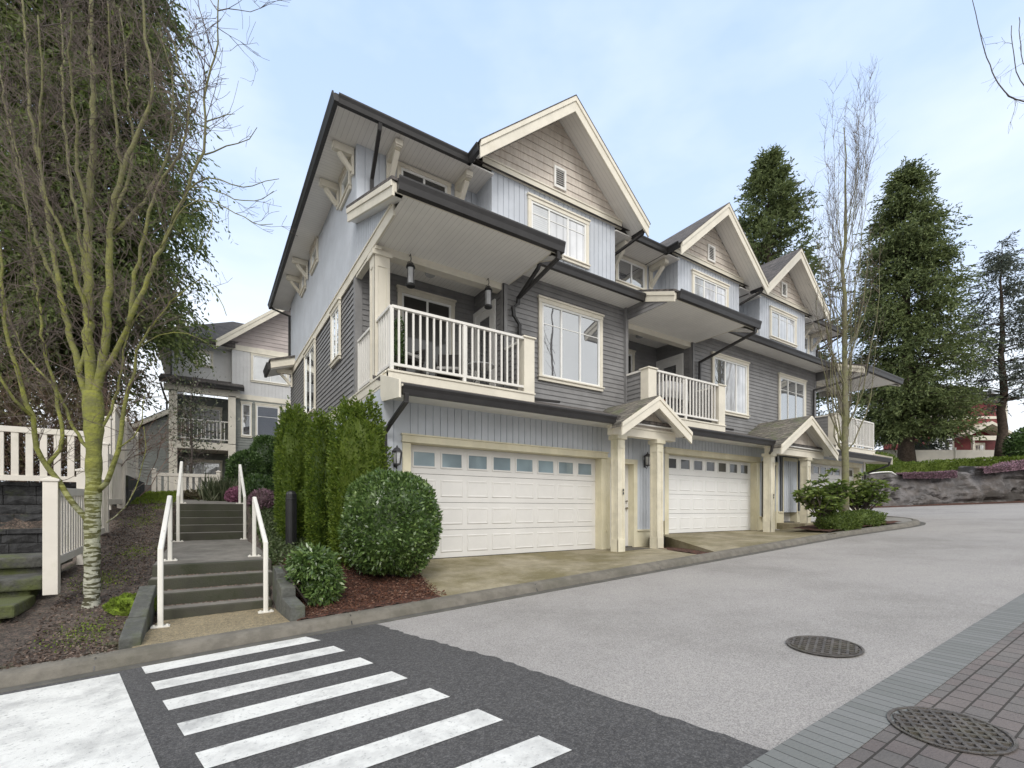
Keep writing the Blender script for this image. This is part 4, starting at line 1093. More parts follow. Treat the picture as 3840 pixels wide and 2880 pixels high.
# manholes
def manhole(x, y, r, label, rot=.5):
    z = zr_(x)+.012; k = .05
    t = thing('manhole_cover', label, 'manhole', (x, y, z), 'manhole covers in the lane')
    def P(a, b, h): return (x+a, y+b, z+h+k*a)
    f = MB(); n = 40
    ring = lambda rad, h: [P(rad*math.cos(2*math.pi*i/n), rad*math.sin(2*math.pi*i/n), h) for i in range(n)]
    prof = [(r*1.0,0),(r*1.0,.006),(r*.94,.006),(r*.935,-.004)]
    vs = []; fs = []
    for rad, h in prof: vs += ring(rad, h)
    for j in range(3):
        for i in range(n): fs.append((j*n+i, j*n+(i+1)%n, (j+1)*n+(i+1)%n, (j+1)*n+i))
    f.add(vs, fs); f.build('frame', M['iron'], t)
    l = MB(); l.poly(ring(r*.935, -.004)); c, s = math.cos(rot), math.sin(rot)
    q = -r
    while q < r:
        if abs(q) < r*.86:
            h = math.sqrt((r*.88)**2-q*q)
            for sgn in (0, 1):
                a, b = ((-h,q),(h,q)) if sgn else ((q,-h),(q,h))
                R2 = lambda p: (p[0]*c-p[1]*s, p[0]*s+p[1]*c)
                a, b = R2(a), R2(b)
                l.bar(P(*a,.002), P(*b,.002), .018, .012)
        q += r*.2
    l.build('lid', M['iron'], t)
manhole(4.50, 1.92, .285, 'round manhole cover in the middle of the light grey asphalt', .35)
manhole(3.50, .86, .27, 'manhole cover set in the cobbles at the bottom right', .6)
dr = thing('storm_drain', 'small slotted drain grate far off in the asphalt by the rock face', 'drain', (29.2,4.2,1.65))
d = MB(); d.box(28.6,29.8,4.0,4.45,1.636,1.652)
for i in range(8): d.box(28.65+i*.14,28.72+i*.14,4.03,4.42,1.652,1.662)
d.build('grate', M['iron'], dr)

# ------------------------------------------------------------------ fences and retaining walls
def picket(label, o, u, L, zb, zt, n, post=True, pw=.085, slope=0, group='white slatted fence panels'):
    """vinyl picket panel starting at o (x,y) along u; zb / zt bottom and top at the start"""
    u = V((u[0], u[1], 0)).normalized(); o = V((*o, 0))
    t = thing('fence_panel', label, 'fence', (o.x, o.y, zb), group)
    b = MB()
    A = lambda s, z: o + u*s + UP*(z+slope*s)
    b.bar(A(0,zt-.05), A(L,zt-.05), .06, .10); b.bar(A(0,zb+.06), A(L,zb+.06), .06, .10)
    for i in range(n):
        s = L*(i+.5)/n
        b.bar(A(s,zb+.11), A(s,zt-.1), .03, pw, side=u.cross(UP))
    b.build('slats', M['fence'], t, bevel=.004)
    return t
def fpost(par, x, y, z0, z1, w=.13):
    b = MB().box(x-w/2, x+w/2, y-w/2, y+w/2, z0, z1); b.box(x-w/2-.015, x+w/2+.015, y-w/2-.015, y+w/2+.015, z1, z1+.03)
    b.add([(x-w/2,y-w/2,z1+.03),(x+w/2,y-w/2,z1+.03),(x+w/2,y+w/2,z1+.03),(x-w/2,y+w/2,z1+.03),(x,y,z1+.06)], [(0,1,4),(1,2,4),(2,3,4),(3,0,4)])
    return b.build('post', M['fence'], par, bevel=.004)
FX = -1.50
a = picket('lower slatted fence panel beside the birch, nearest the road', (FX, 7.55), (0,1), 1.55, .93, 1.86, 11, pw=.08, slope=.03); fpost(a, FX, 7.48, .62, 1.93, .13)
a = picket('middle slatted fence panel half hidden by the birch trunk', (FX, 9.22), (0,1), 1.55, 1.14, 2.08, 11, pw=.08, slope=.03); fpost(a, FX, 9.16, .8, 2.16)
a = picket('upper slatted fence panel nearest the strip of lawn', (FX, 10.86), (0,1), 1.9, 1.68, 2.62, 13, pw=.08, slope=.02); fpost(a, FX, 10.80, 1.2, 2.74); fpost(a, FX, 12.83, 1.5, 2.86)
a = picket('long open-slat fence on top of the dark block wall', (-7.6, 11.62), (1,0), 5.98, 2.10, 3.06, 33, pw=.095, group='white slatted fence panels'); fpost(a, -1.57, 11.62, 1.6, 3.32); fpost(a, -4.4, 11.62, 2.0, 3.12)
pvf = thing('privacy_fence', 'solid cream privacy fence stepping down behind the slatted fence', 'fence', (-1.55, 13.2, 2.1))
for (y0, y1, z0, z1, e0, e1) in ((12.2, 13.5, 2.35, 2.40, 3.70, 3.55), (13.6, 15.6, 2.30, 2.42, 3.62, 3.50)):
    b = MB().prism([(-1.57,y0,z0),(-1.57,y1,z1),(-1.57,y1,e1),(-1.57,y0,e0)], (.05,0,0))
    b.bar((-1.545,y0,e0-.03), (-1.545,y1,e1-.03), .09, .10); b.bar((-1.545,y0,z0+.03), (-1.545,y1,z1+.03), .09, .10)
    b.build('panel', M['fence'], pvf, bevel=.004)
    fpost(pvf, -1.545, y1+.05, 1.7, e1+.1, .12)
base = MB().box(-1.75, -1.40, 12.9, 16.2, 1.3, 2.34); tag(base.build('low_wall', M['block'], None, loc=(-1.6,14.5,1.4)), 'mossy low wall under the solid cream fence', 'wall')
# retaining wall of split-face blocks: courses of blocks in one mesh
def blockwall(name, label, F, a0, a1, z0, z1, course=.17, length=.42, cap=True, rs=1, depth=.3):
    b = MB(); rr = random.Random(rs); k = 0; z = z0
    n = max(1, round((z1-z0)/course)); h = (z1-z0)/n
    for j in range(n):
        a = a0 - rr.uniform(0, length)
        while a < a1:
            p, q = max(a, a0), min(a+length, a1); d = rr.uniform(-.012, .014) - j*.012
            if q-p > .05:
                e = .012
                P = [F.p(p+.004,z0+j*h+.004,d), F.p(q-.004,z0+j*h+.004,d), F.p(q-.004,z0+(j+1)*h-.004,d), F.p(p+.004,z0+(j+1)*h-.004,d)]
                m1 = F.p((p+q)/2+rr.uniform(-.08,.08), z0+(j+.5)*h, d+rr.uniform(.012,.04))
                Q = [F.p(p+.004,z0+j*h+.004,-depth), F.p(q-.004,z0+j*h+.004,-depth), F.p(q-.004,z0+(j+1)*h-.004,-depth), F.p(p+.004,z0+(j+1)*h-.004,-depth)]
                b.add(P+[m1]+Q, [(0,1,4),(1,2,4),(2,3,4),(3,0,4),(3,2,7,8),(0,3,8,5),(1,6,7,2)])
            a += length
    if cap:
        a = a0
        while a < a1:
            q = min(a+.45, a1); fbox(b, F, a+.004, q-.004, z1, z1+.07, -depth, .05-n*.012); a += .45
    return tag(b.build(name, M['block'], None, loc=tuple(F.p((a0+a1)/2, z0, 0))), label, 'wall', 'dark block walls left of the birch')
blockwall('retaining_wall', 'tall dark split-face block wall carrying the open-slat fence', front(11.75), -8.5, -1.62, .85, 2.03, rs=1)
blockwall('retaining_wall', 'middle tier of dark blocks below the tall wall', front(10.6), -8.5, -1.62, .6, 1.22, rs=2)
SS = thing('stone_steps', 'three mossy stone slab steps at the left edge below the dark block walls', 'steps', (-2.6, 7.8, .4))
for y, z, x1 in ((8.35, 1.0, -1.60), (7.70, .79, -1.62), (7.05, .59, -1.70)):
    rr = random.Random(int(z*100)); a = x1
    b = MB().box(-5.2, x1, y, y+.75, z-.14, z); b.box(-5.2, x1-.12, y+.06, y+.75, z-.5, z-.14)
    b.build('step', M['stone'], SS, bevel=.02)
# ------------------------------------------------------------------ foliage helpers
from mathutils import noise as mnoise
def nrm(a):
    return a/np.maximum(1e-9, np.linalg.norm(a, axis=-1, keepdims=True))
def leafgeo(mb, P, D, L, W, g, fold=0.0):
    n = len(P); D = nrm(D); s = nrm(np.cross(D, nrm(g.normal(size=(n,3)))))
    L = np.broadcast_to(np.asarray(L, float).reshape(-1,1), (n,1)); W = np.broadcast_to(np.asarray(W, float).reshape(-1,1), (n,1))
    a = P; b = P + D*L*.5 + s*W*.5; c = P + D*L; d = P + D*L*.5 - s*W*.5
    v = np.stack([a,b,c,d], 1).reshape(-1,3)
    f = np.arange(4*n).reshape(-1,4)
    return mb.np(v, f)
def superell(n, c, r, e, g, lump=.06, ls=2.0, depth=.12, zmin=-1):
    """points just inside the surface of a rounded box / ellipsoid with lumps, and their outward directions"""
    c = np.array(c); r = np.array(r)
    d = nrm(g.normal(size=(int(n*1.6),3))); d = d[d[:,2] > zmin][:n]
    k = (np.abs(d)**e).sum(1)**(-1/e)
    lum = np.array([mnoise.noise(V(x)*ls + V(c)*.7) for x in d])
    k = k*(1+lump*lum*2)
    k = k*(1-np.abs(g.normal(size=len(d)))*depth)
    p = d*k[:,None]*r + c
    return p, nrm(d/r*r.mean())
def corecloud(mb, c, r, e, k=.86, n=18):
    vs = []; fs = []
    for i in range(n+1):
        t = math.pi*i/n
        for j in range(2*n):
            u = math.pi*j/n
            d = V((math.sin(t)*math.cos(u), math.sin(t)*math.sin(u), math.cos(t)))
            q = (abs(d.x)**e+abs(d.y)**e+abs(d.z)**e)**(-1/e)*k*(1+.1*mnoise.noise(d*3))
            vs.append((c[0]+d.x*q*r[0], c[1]+d.y*q*r[1], c[2]+d.z*q*r[2]))
    for i in range(n):
        for j in range(2*n):
            a = i*2*n+j; b = i*2*n+(j+1)%(2*n); fs.append((a, b, b+2*n, a+2*n))
    return mb.add(vs, fs)
def shrub(name, label, cat, c, r, e, m, n, L, W, seed, up=.5, group=None, lump=.06, depth=.12, core=.84, jit=.6, stem=True, zmin=-1, ls=2.0):
    g = np.random.default_rng(seed)
    t = thing(name, label, cat, (c[0], c[1], c[2]-r[2]), group)
    mb = MB(); p, d = superell(n, c, r, e, g, lump, ls, depth, zmin)
    D = d + np.array([0,0,up]) + g.normal(size=p.shape)*jit
    leafgeo(mb, p-nrm(D)*L*.4, D, L*g.uniform(.7,1.25,len(p)), W*g.uniform(.7,1.2,len(p)), g)
    if core: corecloud(mb, c, r, e, core)
    mb.build('foliage', M[m], t)
    if stem:
        s = MB(); zb = c[2]-r[2]
        for k in range(4):
            a = g.uniform(0,6.28); s.tube([(c[0]+.04*math.cos(a), c[1]+.04*math.sin(a), zb-.05), (c[0]+.25*r[0]*math.cos(a), c[1]+.25*r[1]*math.sin(a), c[2])], [.03,.015], 6)
        s.build('stem', M['twigd'], t)
    return t
def gzz(x, y): return gz(x, y)

# clipped cedar hedges by the flank of the nearest house
def arbor(label, c, r, seed, n, e=4.0):
    return shrub('cedar_hedge', label, 'hedge', c, r, e, 'arbor', int(n*1.25), .062, .028, seed, up=.7, group='clipped cedar hedges by the house', lump=.13, depth=.08, core=.80, jit=.5, ls=4.5)
arbor('tallest clipped cedar at the corner of the nearest house', (2.09, 7.80, 1.96), (.43, .40, 1.36), 1, 14000, 3.6)
arbor('second clipped cedar, left of the tallest one', (1.66, 8.55, 1.98), (.23, .32, 1.26), 2, 7500, 2.8)
arbor('third clipped cedar in the row, beside the bollard', (1.40, 9.70, 2.18), (.31, .46, 1.36), 3, 9000, 2.8)
arbor('rearmost clipped cedar of the row along the flank', (1.64, 11.1, 2.34), (.36, .52, 1.36), 4, 7500, 2.8)
# round laurel by the driveway
shrub('laurel_bush', 'large ball-clipped laurel bush in front of the cream garage door', 'bush', (2.37, 7.0, 1.40), (.71, .70, .78), 2.5, 'laurel', 15000, .075, .033, 11, up=.25, lump=.06, depth=.10, core=.82, jit=.75)
t = thing('small_shrub', 'small leafy green shrub leaning over the mulch by the lower steps', 'shrub', (1.15, 6.35, .4))
g = np.random.default_rng(12); mb = MB()
for c, r, n in (((1.14,6.42,.90),(.27,.27,.22),2300), ((1.30,6.30,.70),(.17,.17,.24),1000), ((1.22,6.26,.58),(.16,.16,.18),700), ((1.05,6.45,.78),(.16,.18,.2),600)):
    p, d = superell(n, c, r, 2.2, g, .2, 3, .3)
    D = d*.8 + np.array([0,0,-.35]) + g.normal(size=p.shape)*.6
    leafgeo(mb, p, D, .085*g.uniform(.7,1.2,len(p)), .028, g)
mb.build('foliage', M['laurel'], t)
s = MB()
for k in range(7):
    a = g.uniform(0,6.28); s.tube([(1.10,6.36,.38),(1.08+.12*math.cos(a),6.36+.12*math.sin(a),.6),(1.05+.3*math.cos(a),6.36+.25*math.sin(a),.95)], [.014,.01,.005], 5)
s.build('stem', M['twigd'], t)
# dark clipped shrubs beyond the upper steps
shrub('yew_bush', 'dark rounded yew bush right of the upper steps, the wider one', 'bush', (1.0, 16.0, 2.60), (.50,.5,.72), 2.6, 'dleaf', 6500, .10, .045, 21, up=.4, group='dark clipped yews beyond the steps')
shrub('yew_bush', 'taller dark yew bush farther right beyond the upper steps', 'bush', (1.60, 17.0, 2.95), (.48,.5,1.05), 2.6, 'dleaf', 6500, .10, .045, 22, up=.4, group='dark clipped yews beyond the steps')
shrub('yew_bush', 'low dark spreading yew between the upper handrail and the cedars', 'bush', (1.15, 13.6, 2.05), (.45,.5,.45), 2.3, 'dleaf', 3000, .09, .04, 23, up=.4, group='dark clipped yews beyond the steps')
shrub('heather_clump', 'pink heather clump at the top of the upper steps', 'heather', (.72, 14.0, 1.95), (.32,.35,.24), 2, 'pinkh', 2200, .06, .03, 24, up=.6, core=.7, stem=False)
shrub('heather_clump', 'brownish low heather along the back path', 'heather', (-.05, 16.4, 2.02), (.75,.25,.17), 2, 'brush', 1800, .06, .03, 25, up=.6, core=.7, stem=False)
shrub('heather_clump', 'dark purple heather behind the bollard', 'heather', (1.12, 12.2, 1.78), (.35,.5,.30), 2, 'heather', 2200, .06, .03, 26, up=.6, core=.7, stem=False)
t = thing('grass_shrub', 'spiky olive shrub in front of the small picket fence', 'shrub', (.45, 15.2, 1.85)); g = np.random.default_rng(27); mb = MB()
p = np.array([.35,15.2,1.8]) + g.normal(size=(900,3))*np.array([.18,.18,.08]); D = g.normal(size=p.shape)*.35 + np.array([0,0,1])
leafgeo(mb, p, D, g.uniform(.3,.8,900), .03, g); mb.build('foliage', M['holly'], t)

# ------------------------------------------------------------------ bare trees
CAM = V((0,0,1.6)); FW = V((.5476,.8367,0)); RT = V((.8367,-.5476,0))
def at(px, py, d):
    """a point d metres in front of the viewpoint, used to lay out limbs at their real distance"""
    return CAM + FW*d + RT*((px-1920)/1754*d) + UP*((1912-py)/1754*d)
def resample(pts, step):
    pts = [V(p) for p in pts]; out = [pts[0]]
    n = len(pts)
    for i in range(n-1):
        p0 = pts[max(0,i-1)]; p1 = pts[i]; p2 = pts[i+1]; p3 = pts[min(n-1,i+2)]
        m = max(1, int((p2-p1).length/step))
        for k in range(1, m+1):
            t = k/m
            out.append(.5*((2*p1) + (p2-p0)*t + (2*p0-5*p1+4*p2-p3)*t*t + (3*p1-p0-3*p2+p3)*t**3))
    return out
def twig(mb, rr, p, d, L, r, lev, trop, kink=.25, n=4, kids=4):
    pts = [p.copy()]; d = d.normalized(); seg = max(3, int(L/.12)); seg = min(seg, 7)
    for i in range(seg):
        d = (d + V((rr.gauss(0,kink), rr.gauss(0,kink), rr.gauss(0,kink)*.6)) + UP*trop).normalized()
        pts.append(pts[-1] + d*L/seg)
    mb.tube(pts, [max(.0018, r*(1-.8*i/seg)) for i in range(seg+1)], n, False)
    if lev > 0:
        for k in range(kids):
            i = rr.randint(1, seg-1); a = (pts[i+1]-pts[i]).normalized()
            q = V((rr.gauss(0,1), rr.gauss(0,1), rr.gauss(.2,.7))).normalized()
            twig(mb, rr, pts[i], a*.6+q*.75, L*rr.uniform(.35,.65), r*.55, lev-1, trop, kink, 3, max(2, kids-1))
def limb(mb, pts, r0, r1, n=8, rough=.0, rr=None):
    pts = resample(pts, .12); m = len(pts)
    if rr:
        for i in range(1, m): pts[i] = pts[i] + V((rr.gauss(0,rough), rr.gauss(0,rough), rr.gauss(0,rough)))
    mb.tube(pts, [r0+(r1-r0)*(i/(m-1))**.8 for i in range(m)], n)
    return pts
BR = thing('birch_tree', 'bare mossy multi-stemmed tree on the bank left of the steps', 'tree', (-1.10, 7.2, .42))
rr = random.Random(17); tb = MB(); tw = MB(); d0 = 5.55
A = lambda l, dd=0.0, d1=None: [at(x, y, d0+dd+((d1-dd)*i/(len(l)-1) if d1 is not None else 0)) for i, (x, y) in enumerate(l)]
tp = resample(A([(338,2330),(345,2240),(345,2150),(346,2000),(350,1850),(352,1700),(351,1560),(346,1470)]), .08)
m_ = len(tp); tb.tube(tp, [.125-.048*min(1,i/3) + .012*math.sin(i*1.7)*.5 + (.02 if i > m_-7 else 0) for i in range(m_)], 14)
for k in range(6):
    a = k*1.05+.3; q = tp[1]; tb.tube([q+V((0,0,.08)), q+V((.13*math.cos(a),.13*math.sin(a),-.03)), q+V((.30*math.cos(a),.30*math.sin(a),-.16))], [.06,.05,.02], 7)
limbs = [
 (A([(348,1500),(335,1300),(328,1050),(333,800),(345,550),(350,350),(342,120),(345,-150)], 0, .1), .078, .022),
 (A([(352,1520),(380,1380),(398,1250),(408,1000),(415,830),(450,660),(510,510),(560,400),(570,290),(545,150),(530,-60)], 0, -.2), .062, .014),
 (A([(345,1560),(300,1400),(262,1250),(225,1080),(190,880),(150,640),(110,380),(90,100),(80,-100)], 0, .5), .050, .013),
 (A([(335,1970),(255,1860),(180,1760),(140,1680),(118,1560),(70,1420),(30,1280),(5,1050),(-20,800)], 0, -.5), .045, .013),
 (A([(368,1840),(418,1765),(445,1680),(458,1570),(476,1480),(508,1400),(512,1310),(560,1230),(640,1130)], 0, -.3), .040, .008),
 (A([(372,1420),(440,1310),(478,1230),(495,1120),(520,980),(540,880),(586,720),(640,630),(676,570),(708,450),(704,320),(668,240),(640,120)], 0, -.4), .040, .008),
 (A([(480,1220),(540,1080),(600,930),(640,840),(690,740),(726,643),(762,570),(773,450),(768,370),(790,260),(812,160),(820,0)], -.2, -.6), .034, .007),
 (A([(425,880),(470,830),(518,783),(560,720),(600,640),(640,520),(650,400),(640,260),(600,120)], 0, .4), .026, .007),
 (A([(300,1400),(330,1180),(300,900),(270,700),(240,450),(235,200),(220,-50)], 0, .8), .036, .010),
 (A([(225,1080),(160,960),(110,800),(60,600),(20,400),(-20,150)], .3, .9), .030, .009),
 (A([(180,1760),(230,1640),(215,1480),(170,1330),(150,1150),(120,950),(90,700),(40,450)], -.1, .5), .028, .008),
 (A([(333,800),(290,640),(285,450),(260,250),(270,50)], 0, -.5), .028, .009),
 (A([(415,830),(470,700),(500,560),(480,380),(470,200),(450,20)], 0, .6), .026, .008),
 (A([(450,660),(440,500),(420,330),(410,150),(400,0)], 0, -.3), .024, .008),
 (A([(340,1200),(290,1060),(250,900),(180,760),(150,560),(160,300),(150,60)], 0, -.7), .030, .009),
 (A([(118,1560),(60,1500),(10,1430),(-60,1300)], -.3, -.6), .022, .010),
 (A([(360,1640),(420,1540),(450,1420),(470,1280),(520,1180),(600,1120),(680,1090)], 0, .5), .024, .006),
 (A([(350,1700),(270,1600),(220,1480),(160,1400),(100,1340),(40,1200),(10,1100)], 0, .7), .026, .009),
]
lat = [
 (A([(700,720),(780,665),(870,690),(949,700),(1000,682),(1045,668)], -.4, -.6), .010, .003),
 (A([(640,840),(715,705),(810,716),(912,752),(985,746),(1030,715)], -.4, -.7), .010, .003),
 (A([(600,930),(695,777),(788,757),(881,798),(975,842),(1027,842)], -.4, -.8), .010, .003),
 (A([(767,580),(850,550),(930,524),(965,478)], -.5, -.8), .009, .003),
 (A([(775,455),(820,440),(880,425)], -.5, -.7), .007, .003),
 (A([(690,740),(760,760),(800,800),(770,900),(730,960)], -.4, -.6), .008, .003),
 (A([(640,1130),(700,1080),(760,1040),(800,1080),(850,1180)], -.3, -.5), .008, .003),
 (A([(512,1310),(600,1260),(700,1250),(780,1290)], -.2, -.3), .008, .003),
 (A([(445,1680),(500,1640),(530,1580),(540,1480)], -.1, -.3), .010, .003),
 (A([(400,1960),(470,1900),(520,1800),(545,1680),(540,1600)], -.1, -.3), .008, .003),
]
for pts, r0, r1 in limbs:
    q = limb(tb, pts, r0*.80, r1*.8, 8, .008, rr); m_ = len(q)
    for i in range(4, m_-1):
        for _ in range(2 if i > m_*.3 else 1):
            if rr.random() < .92:
                a = (q[i+1]-q[i]).normalized()
                s = (RT*rr.gauss(0,1)+FW*rr.gauss(0,.8)+UP*rr.gauss(.3,.5)).normalized()
                twig(tw, rr, q[i], a*.5+s*.8, rr.uniform(.28,.85), rr.uniform(.003,.0068), 2 if rr.random() < .45 else 1, .07, .22, 4, 4)
for pts, r0, r1 in lat:
    q = limb(tb, pts, r0, r1, 5, .006, rr)
    for i in range(3, len(q)-1):
        if rr.random() < .55:
            twig(tw, rr, q[i], (q[i+1]-q[i]).normalized()*.4+V((rr.gauss(0,.6),rr.gauss(0,.6),rr.gauss(.5,.5))), rr.uniform(.12,.38), .0032, 1, .10, .22, 3, 3)
tb.build('trunk', M['birch'], BR, smooth=True)
tw.build('twigs', M['twig'], BR)
mo = MB(); corecloud(mo, (-.70, 7.02, .47), (.24,.2,.13), 2.2, 1.0, 14); gmo = np.random.default_rng(31)
p, d = superell(5000, (-.70, 7.02, .47), (.24,.2,.13), 2.2, gmo, .15, 3, .04, -.1); leafgeo(mo, p, d+np.array([0,0,.3])+gmo.normal(size=p.shape)*.4, .025, .012, gmo)
tag(mo.build('moss_mound', M['moss'], None, loc=(-.7,7.02,.4)), 'bright green moss mound at the foot of the birch', 'moss')

def poplar(name, label, base, H, seed, nb, spread, r0, zlow, m='poplar', twm='twig', group=None):
    rr = random.Random(seed); t = thing(name, label, 'tree', base, group); b = V(base)
    tb = MB(); tw = MB()
    tp = [b + V((rr.gauss(0,.012)*i*.3, rr.gauss(0,.012)*i*.3, H*.92*i/14)) for i in range(15)]
    tb.tube(tp, [r0*(1.15-.15*min(1,i)) * (1-.93*i/14) + .004 for i in range(15)], 10)
    for k in range(nb):
        z = zlow + (H*.72-zlow)*rr.random()**1.3; i = min(13, int(z/(H*.92)*14)); f = z/(H*.92)*14 - i
        p = tp[i].lerp(tp[i+1], f); a = rr.uniform(0, 6.283); s = spread*rr.uniform(.35,1)*(1-.55*z/H)
        L = min(H-z, rr.uniform(2.2, 5.8)); n = 8; pts = []
        for j in range(n+1):
            u = j/n; o = s*(1-(1-u)**2.4)
            pts.append(p + V((math.cos(a)*o + rr.gauss(0,.025), math.sin(a)*o + rr.gauss(0,.025), L*u**1.15)))
        tb.tube(pts, [max(.003, r0*.26*(1-z/H)*(1-.85*j/n)) for j in range(n+1)], 6, False)
        for j in range(2, n+1):
            for _ in range(2):
                q = pts[j]; twig(tw, rr, q, V((rr.gauss(0,.4), rr.gauss(0,.4), 1)), rr.uniform(.3,1.0), .0055, 1, .12, .12, 3, 3)
    tb.build('trunk', M[m], t, smooth=True); tw.build('twigs', M[twm], t)
    return t
poplar('columnar_tree', 'tall bare columnar tree in the planting island before the farthest house', (16.75, 6.55, 1.1), 13.6, 5, 56, 1.25, .11, 2.2)
poplar('columnar_tree', 'reddish bare columnar tree behind the roof of the farthest house', (27.5, 14.0, 2.0), 13.0, 9, 40, 1.5, .09, 2.0, 'twigr', 'twigr')
# bare tree outside the right edge whose branches hang into the sky
BT = thing('bare_tree', 'bare dark tree at the right edge reaching into the sky with thin branches', 'tree', (13.4, .45, .85))
rr = random.Random(23); tb = MB(); tw = MB(); d1 = 8.0
B_ = lambda l: [at(x, y, d1) for x, y in l]
limb(tb, [V((13.4,.45,.8)), V((13.4,.5,3.0)), V((13.35,.5,5.5)), V((13.2,.5,8.5)), V((13.3,.4,11))], .11, .03, 10)
for l, r in (([(4210,700),(4050,480),(3920,392),(3840,378),(3785,360),(3730,290),(3700,215),(3672,120),(3650,0)], .018), ([(4150,500),(3960,420),(3870,350),(3845,330),(3812,270),(3800,200),(3790,100)], .014), ([(4150,400),(3900,300),(3838,235),(3828,170),(3825,60)], .009), ([(4200,720),(4050,600),(3930,560),(3880,540)], .01)):
    q = limb(tb, B_(l), r, .005, 6, .006, rr)
    for i in range(6, len(q)-1):
        if rr.random() < .38: twig(tw, rr, q[i], V((rr.gauss(0,.6),rr.gauss(0,.6),rr.gauss(-.1,.8))), rr.uniform(.15,.5), .004, 1, .02, .25, 3, 3)
tb.build('trunk', M['twigd'], BT, smooth=True); tw.build('twigs', M['twigd'], BT)

# ------------------------------------------------------------------ conifers
def conifer(name, label, base, H, prof, m, nb, clumps, nl, L, W, seed, droop=.25, sig=.3, tr=.35, up0=.15, group=None, trunkm='bark', spray=.8, hang=.3):
    """prof: list of (height fraction, radius). Branches carry clumps of small leaf faces with gaps in between"""
    rr = random.Random(seed); g = np.random.default_rng(seed); t = thing(name, label, 'tree', base, group); b = V(base)
    tb = MB(); tb.tube([b + UP*(H*i/12-.3) + V((rr.gauss(0,.05),rr.gauss(0,.05),0)) for i in range(13)], [tr*(1.0-.97*i/12)*(1.25 if i == 0 else 1) for i in range(13)], 12)
    P = []; D = []
    z0 = prof[0][0]
    for k in range(nb):
        f = z0 + (1-z0)*(1-rr.random()**.72 if rr.random() < .7 else rr.random())
        f = min(.995, f)
        R_ = piece(f, prof)*rr.uniform(.62, 1.12); a = rr.uniform(0, 6.283); z = H*f
        d = V((math.cos(a), math.sin(a), up0)); p0 = b + UP*z; pts = []
        nseg = 5
        for j in range(nseg+1):
            u = j/nseg; pts.append(p0 + V((d.x*R_*u, d.y*R_*u, R_*(up0*u*1.5 - droop*u*u))))
        tb.tube(pts, [max(.012, .05*R_/4*(1-.8*j/nseg)) for j in range(nseg+1)], 5, False)
        for c in range(clumps):
            u = 1-.82*rr.random()**1.25 if R_ > 1 else rr.uniform(.1, 1)
            q = np.array(p0 + V((d.x*R_*u, d.y*R_*u, R_*(up0*u*1.5 - droop*u*u))))
            w = sig*(.45+.5*R_/4)
            # each clump is a handful of sprays: short curved shoots set with small leaves
            nt = max(3, nl//9); k_ = 9
            st = q + g.normal(size=(nt,3))*np.array([w, w, w*.5])
            dt = np.array([d.x, d.y, up0-droop*1.8*u])*.9 + g.normal(size=(nt,3))*.55
            dt = nrm(dt); lt = g.uniform(.5,1.15,(nt,1,1))*spray
            sv = np.linspace(0,1,k_).reshape(1,k_,1)
            pp = st[:,None,:] + dt[:,None,:]*lt*sv + np.array([0,0,-hang])*lt*sv*sv
            tang = dt[:,None,:] + np.array([0,0,-2*hang])*sv
            dd = nrm(tang) + g.normal(size=(nt,k_,3))*.42
            P.append(pp.reshape(-1,3)); D.append(dd.reshape(-1,3))
    P = np.concatenate(P); D = np.concatenate(D)
    fo = MB(); leafgeo(fo, P, D, L*g.uniform(.6,1.25,len(P)), W*g.uniform(.7,1.2,len(P)), g)
    tb.build('trunk', M[trunkm], t, smooth=True); fo.build('crown', M[m], t)
    return t
conifer('cedar_tree', 'big drooping cedar filling the sky behind the bare mossy tree', (-3.36, 23.7, 2.2), 27, [(.24,2.8),(.36,3.3),(.5,3.0),(.7,2.4),(.9,1.4),(1,.3)], 'cedarb', 340, 8, 45, .20, .085, 51, .42, .36, .2, .12, spray=.9, hang=.5)
conifer('cedar_tree', 'dark cedar at the left edge behind the open-slat fence', (-6.4, 26.9, 2.3), 29, [(.14,3.9),(.3,4.2),(.6,3.6),(.85,2.2),(1,.4)], 'cedar', 420, 8, 45, .22, .095, 52, .40, .42, .2, .12, spray=1.0, hang=.5)
conifer('sequoia_tree', 'tall sequoia rising behind the roof of the farthest house', (45.3, 24.1, 2.5), 33.2, [(.15,6),(.4,5.4),(.62,4.6),(.735,3.7),(.85,2.4),(.93,1.1),(1,.1)], 'sequoia', 400, 7, 36, .30, .13, 53, .12, .42, .5, .25, spray=.9, hang=.05)
conifer('sequoia_tree', 'tall sequoia on the bank above the rock face, its trunk base showing', (41.4, 12.4, 4.6), 21.3, [(.10,3.5),(.34,3.6),(.56,3.0),(.78,2.1),(.9,1.15),(1,.08)], 'sequoia', 460, 7, 36, .22, .095, 54, .25, .34, .5, .15, spray=.8, hang=.15)
conifer('spruce_tree', 'thin grey-green spruce with a bare trunk, right of the sequoias', (47.0, 8.7, 5.0), 15.7, [(.26,4.4),(.4,3.9),(.6,2.6),(.8,1.5),(1,.1)], 'spruce', 120, 6, 27, .28, .07, 55, .16, .32, .32, .1, spray=.9, hang=.2)
conifer('spruce_tree', 'grey-green spruce partly cut off by the right edge', (52.0, 4.5, 5.4), 15.0, [(.25,4.4),(.5,3.6),(.8,1.6),(1,.1)], 'spruce', 120, 6, 27, .28, .07, 56, .16, .32, .32, .1, spray=.9, hang=.2)
conifer('spruce_tree', 'lower bluish conifer between the sequoia and the red house', (49.0, 14.6, 5.2), 9.0, [(.10,2.6),(.3,2.8),(.6,2.0),(1,.1)], 'spruce', 110, 6, 27, .28, .08, 57, .25, .34, .2, .1, spray=.8, hang=.25)
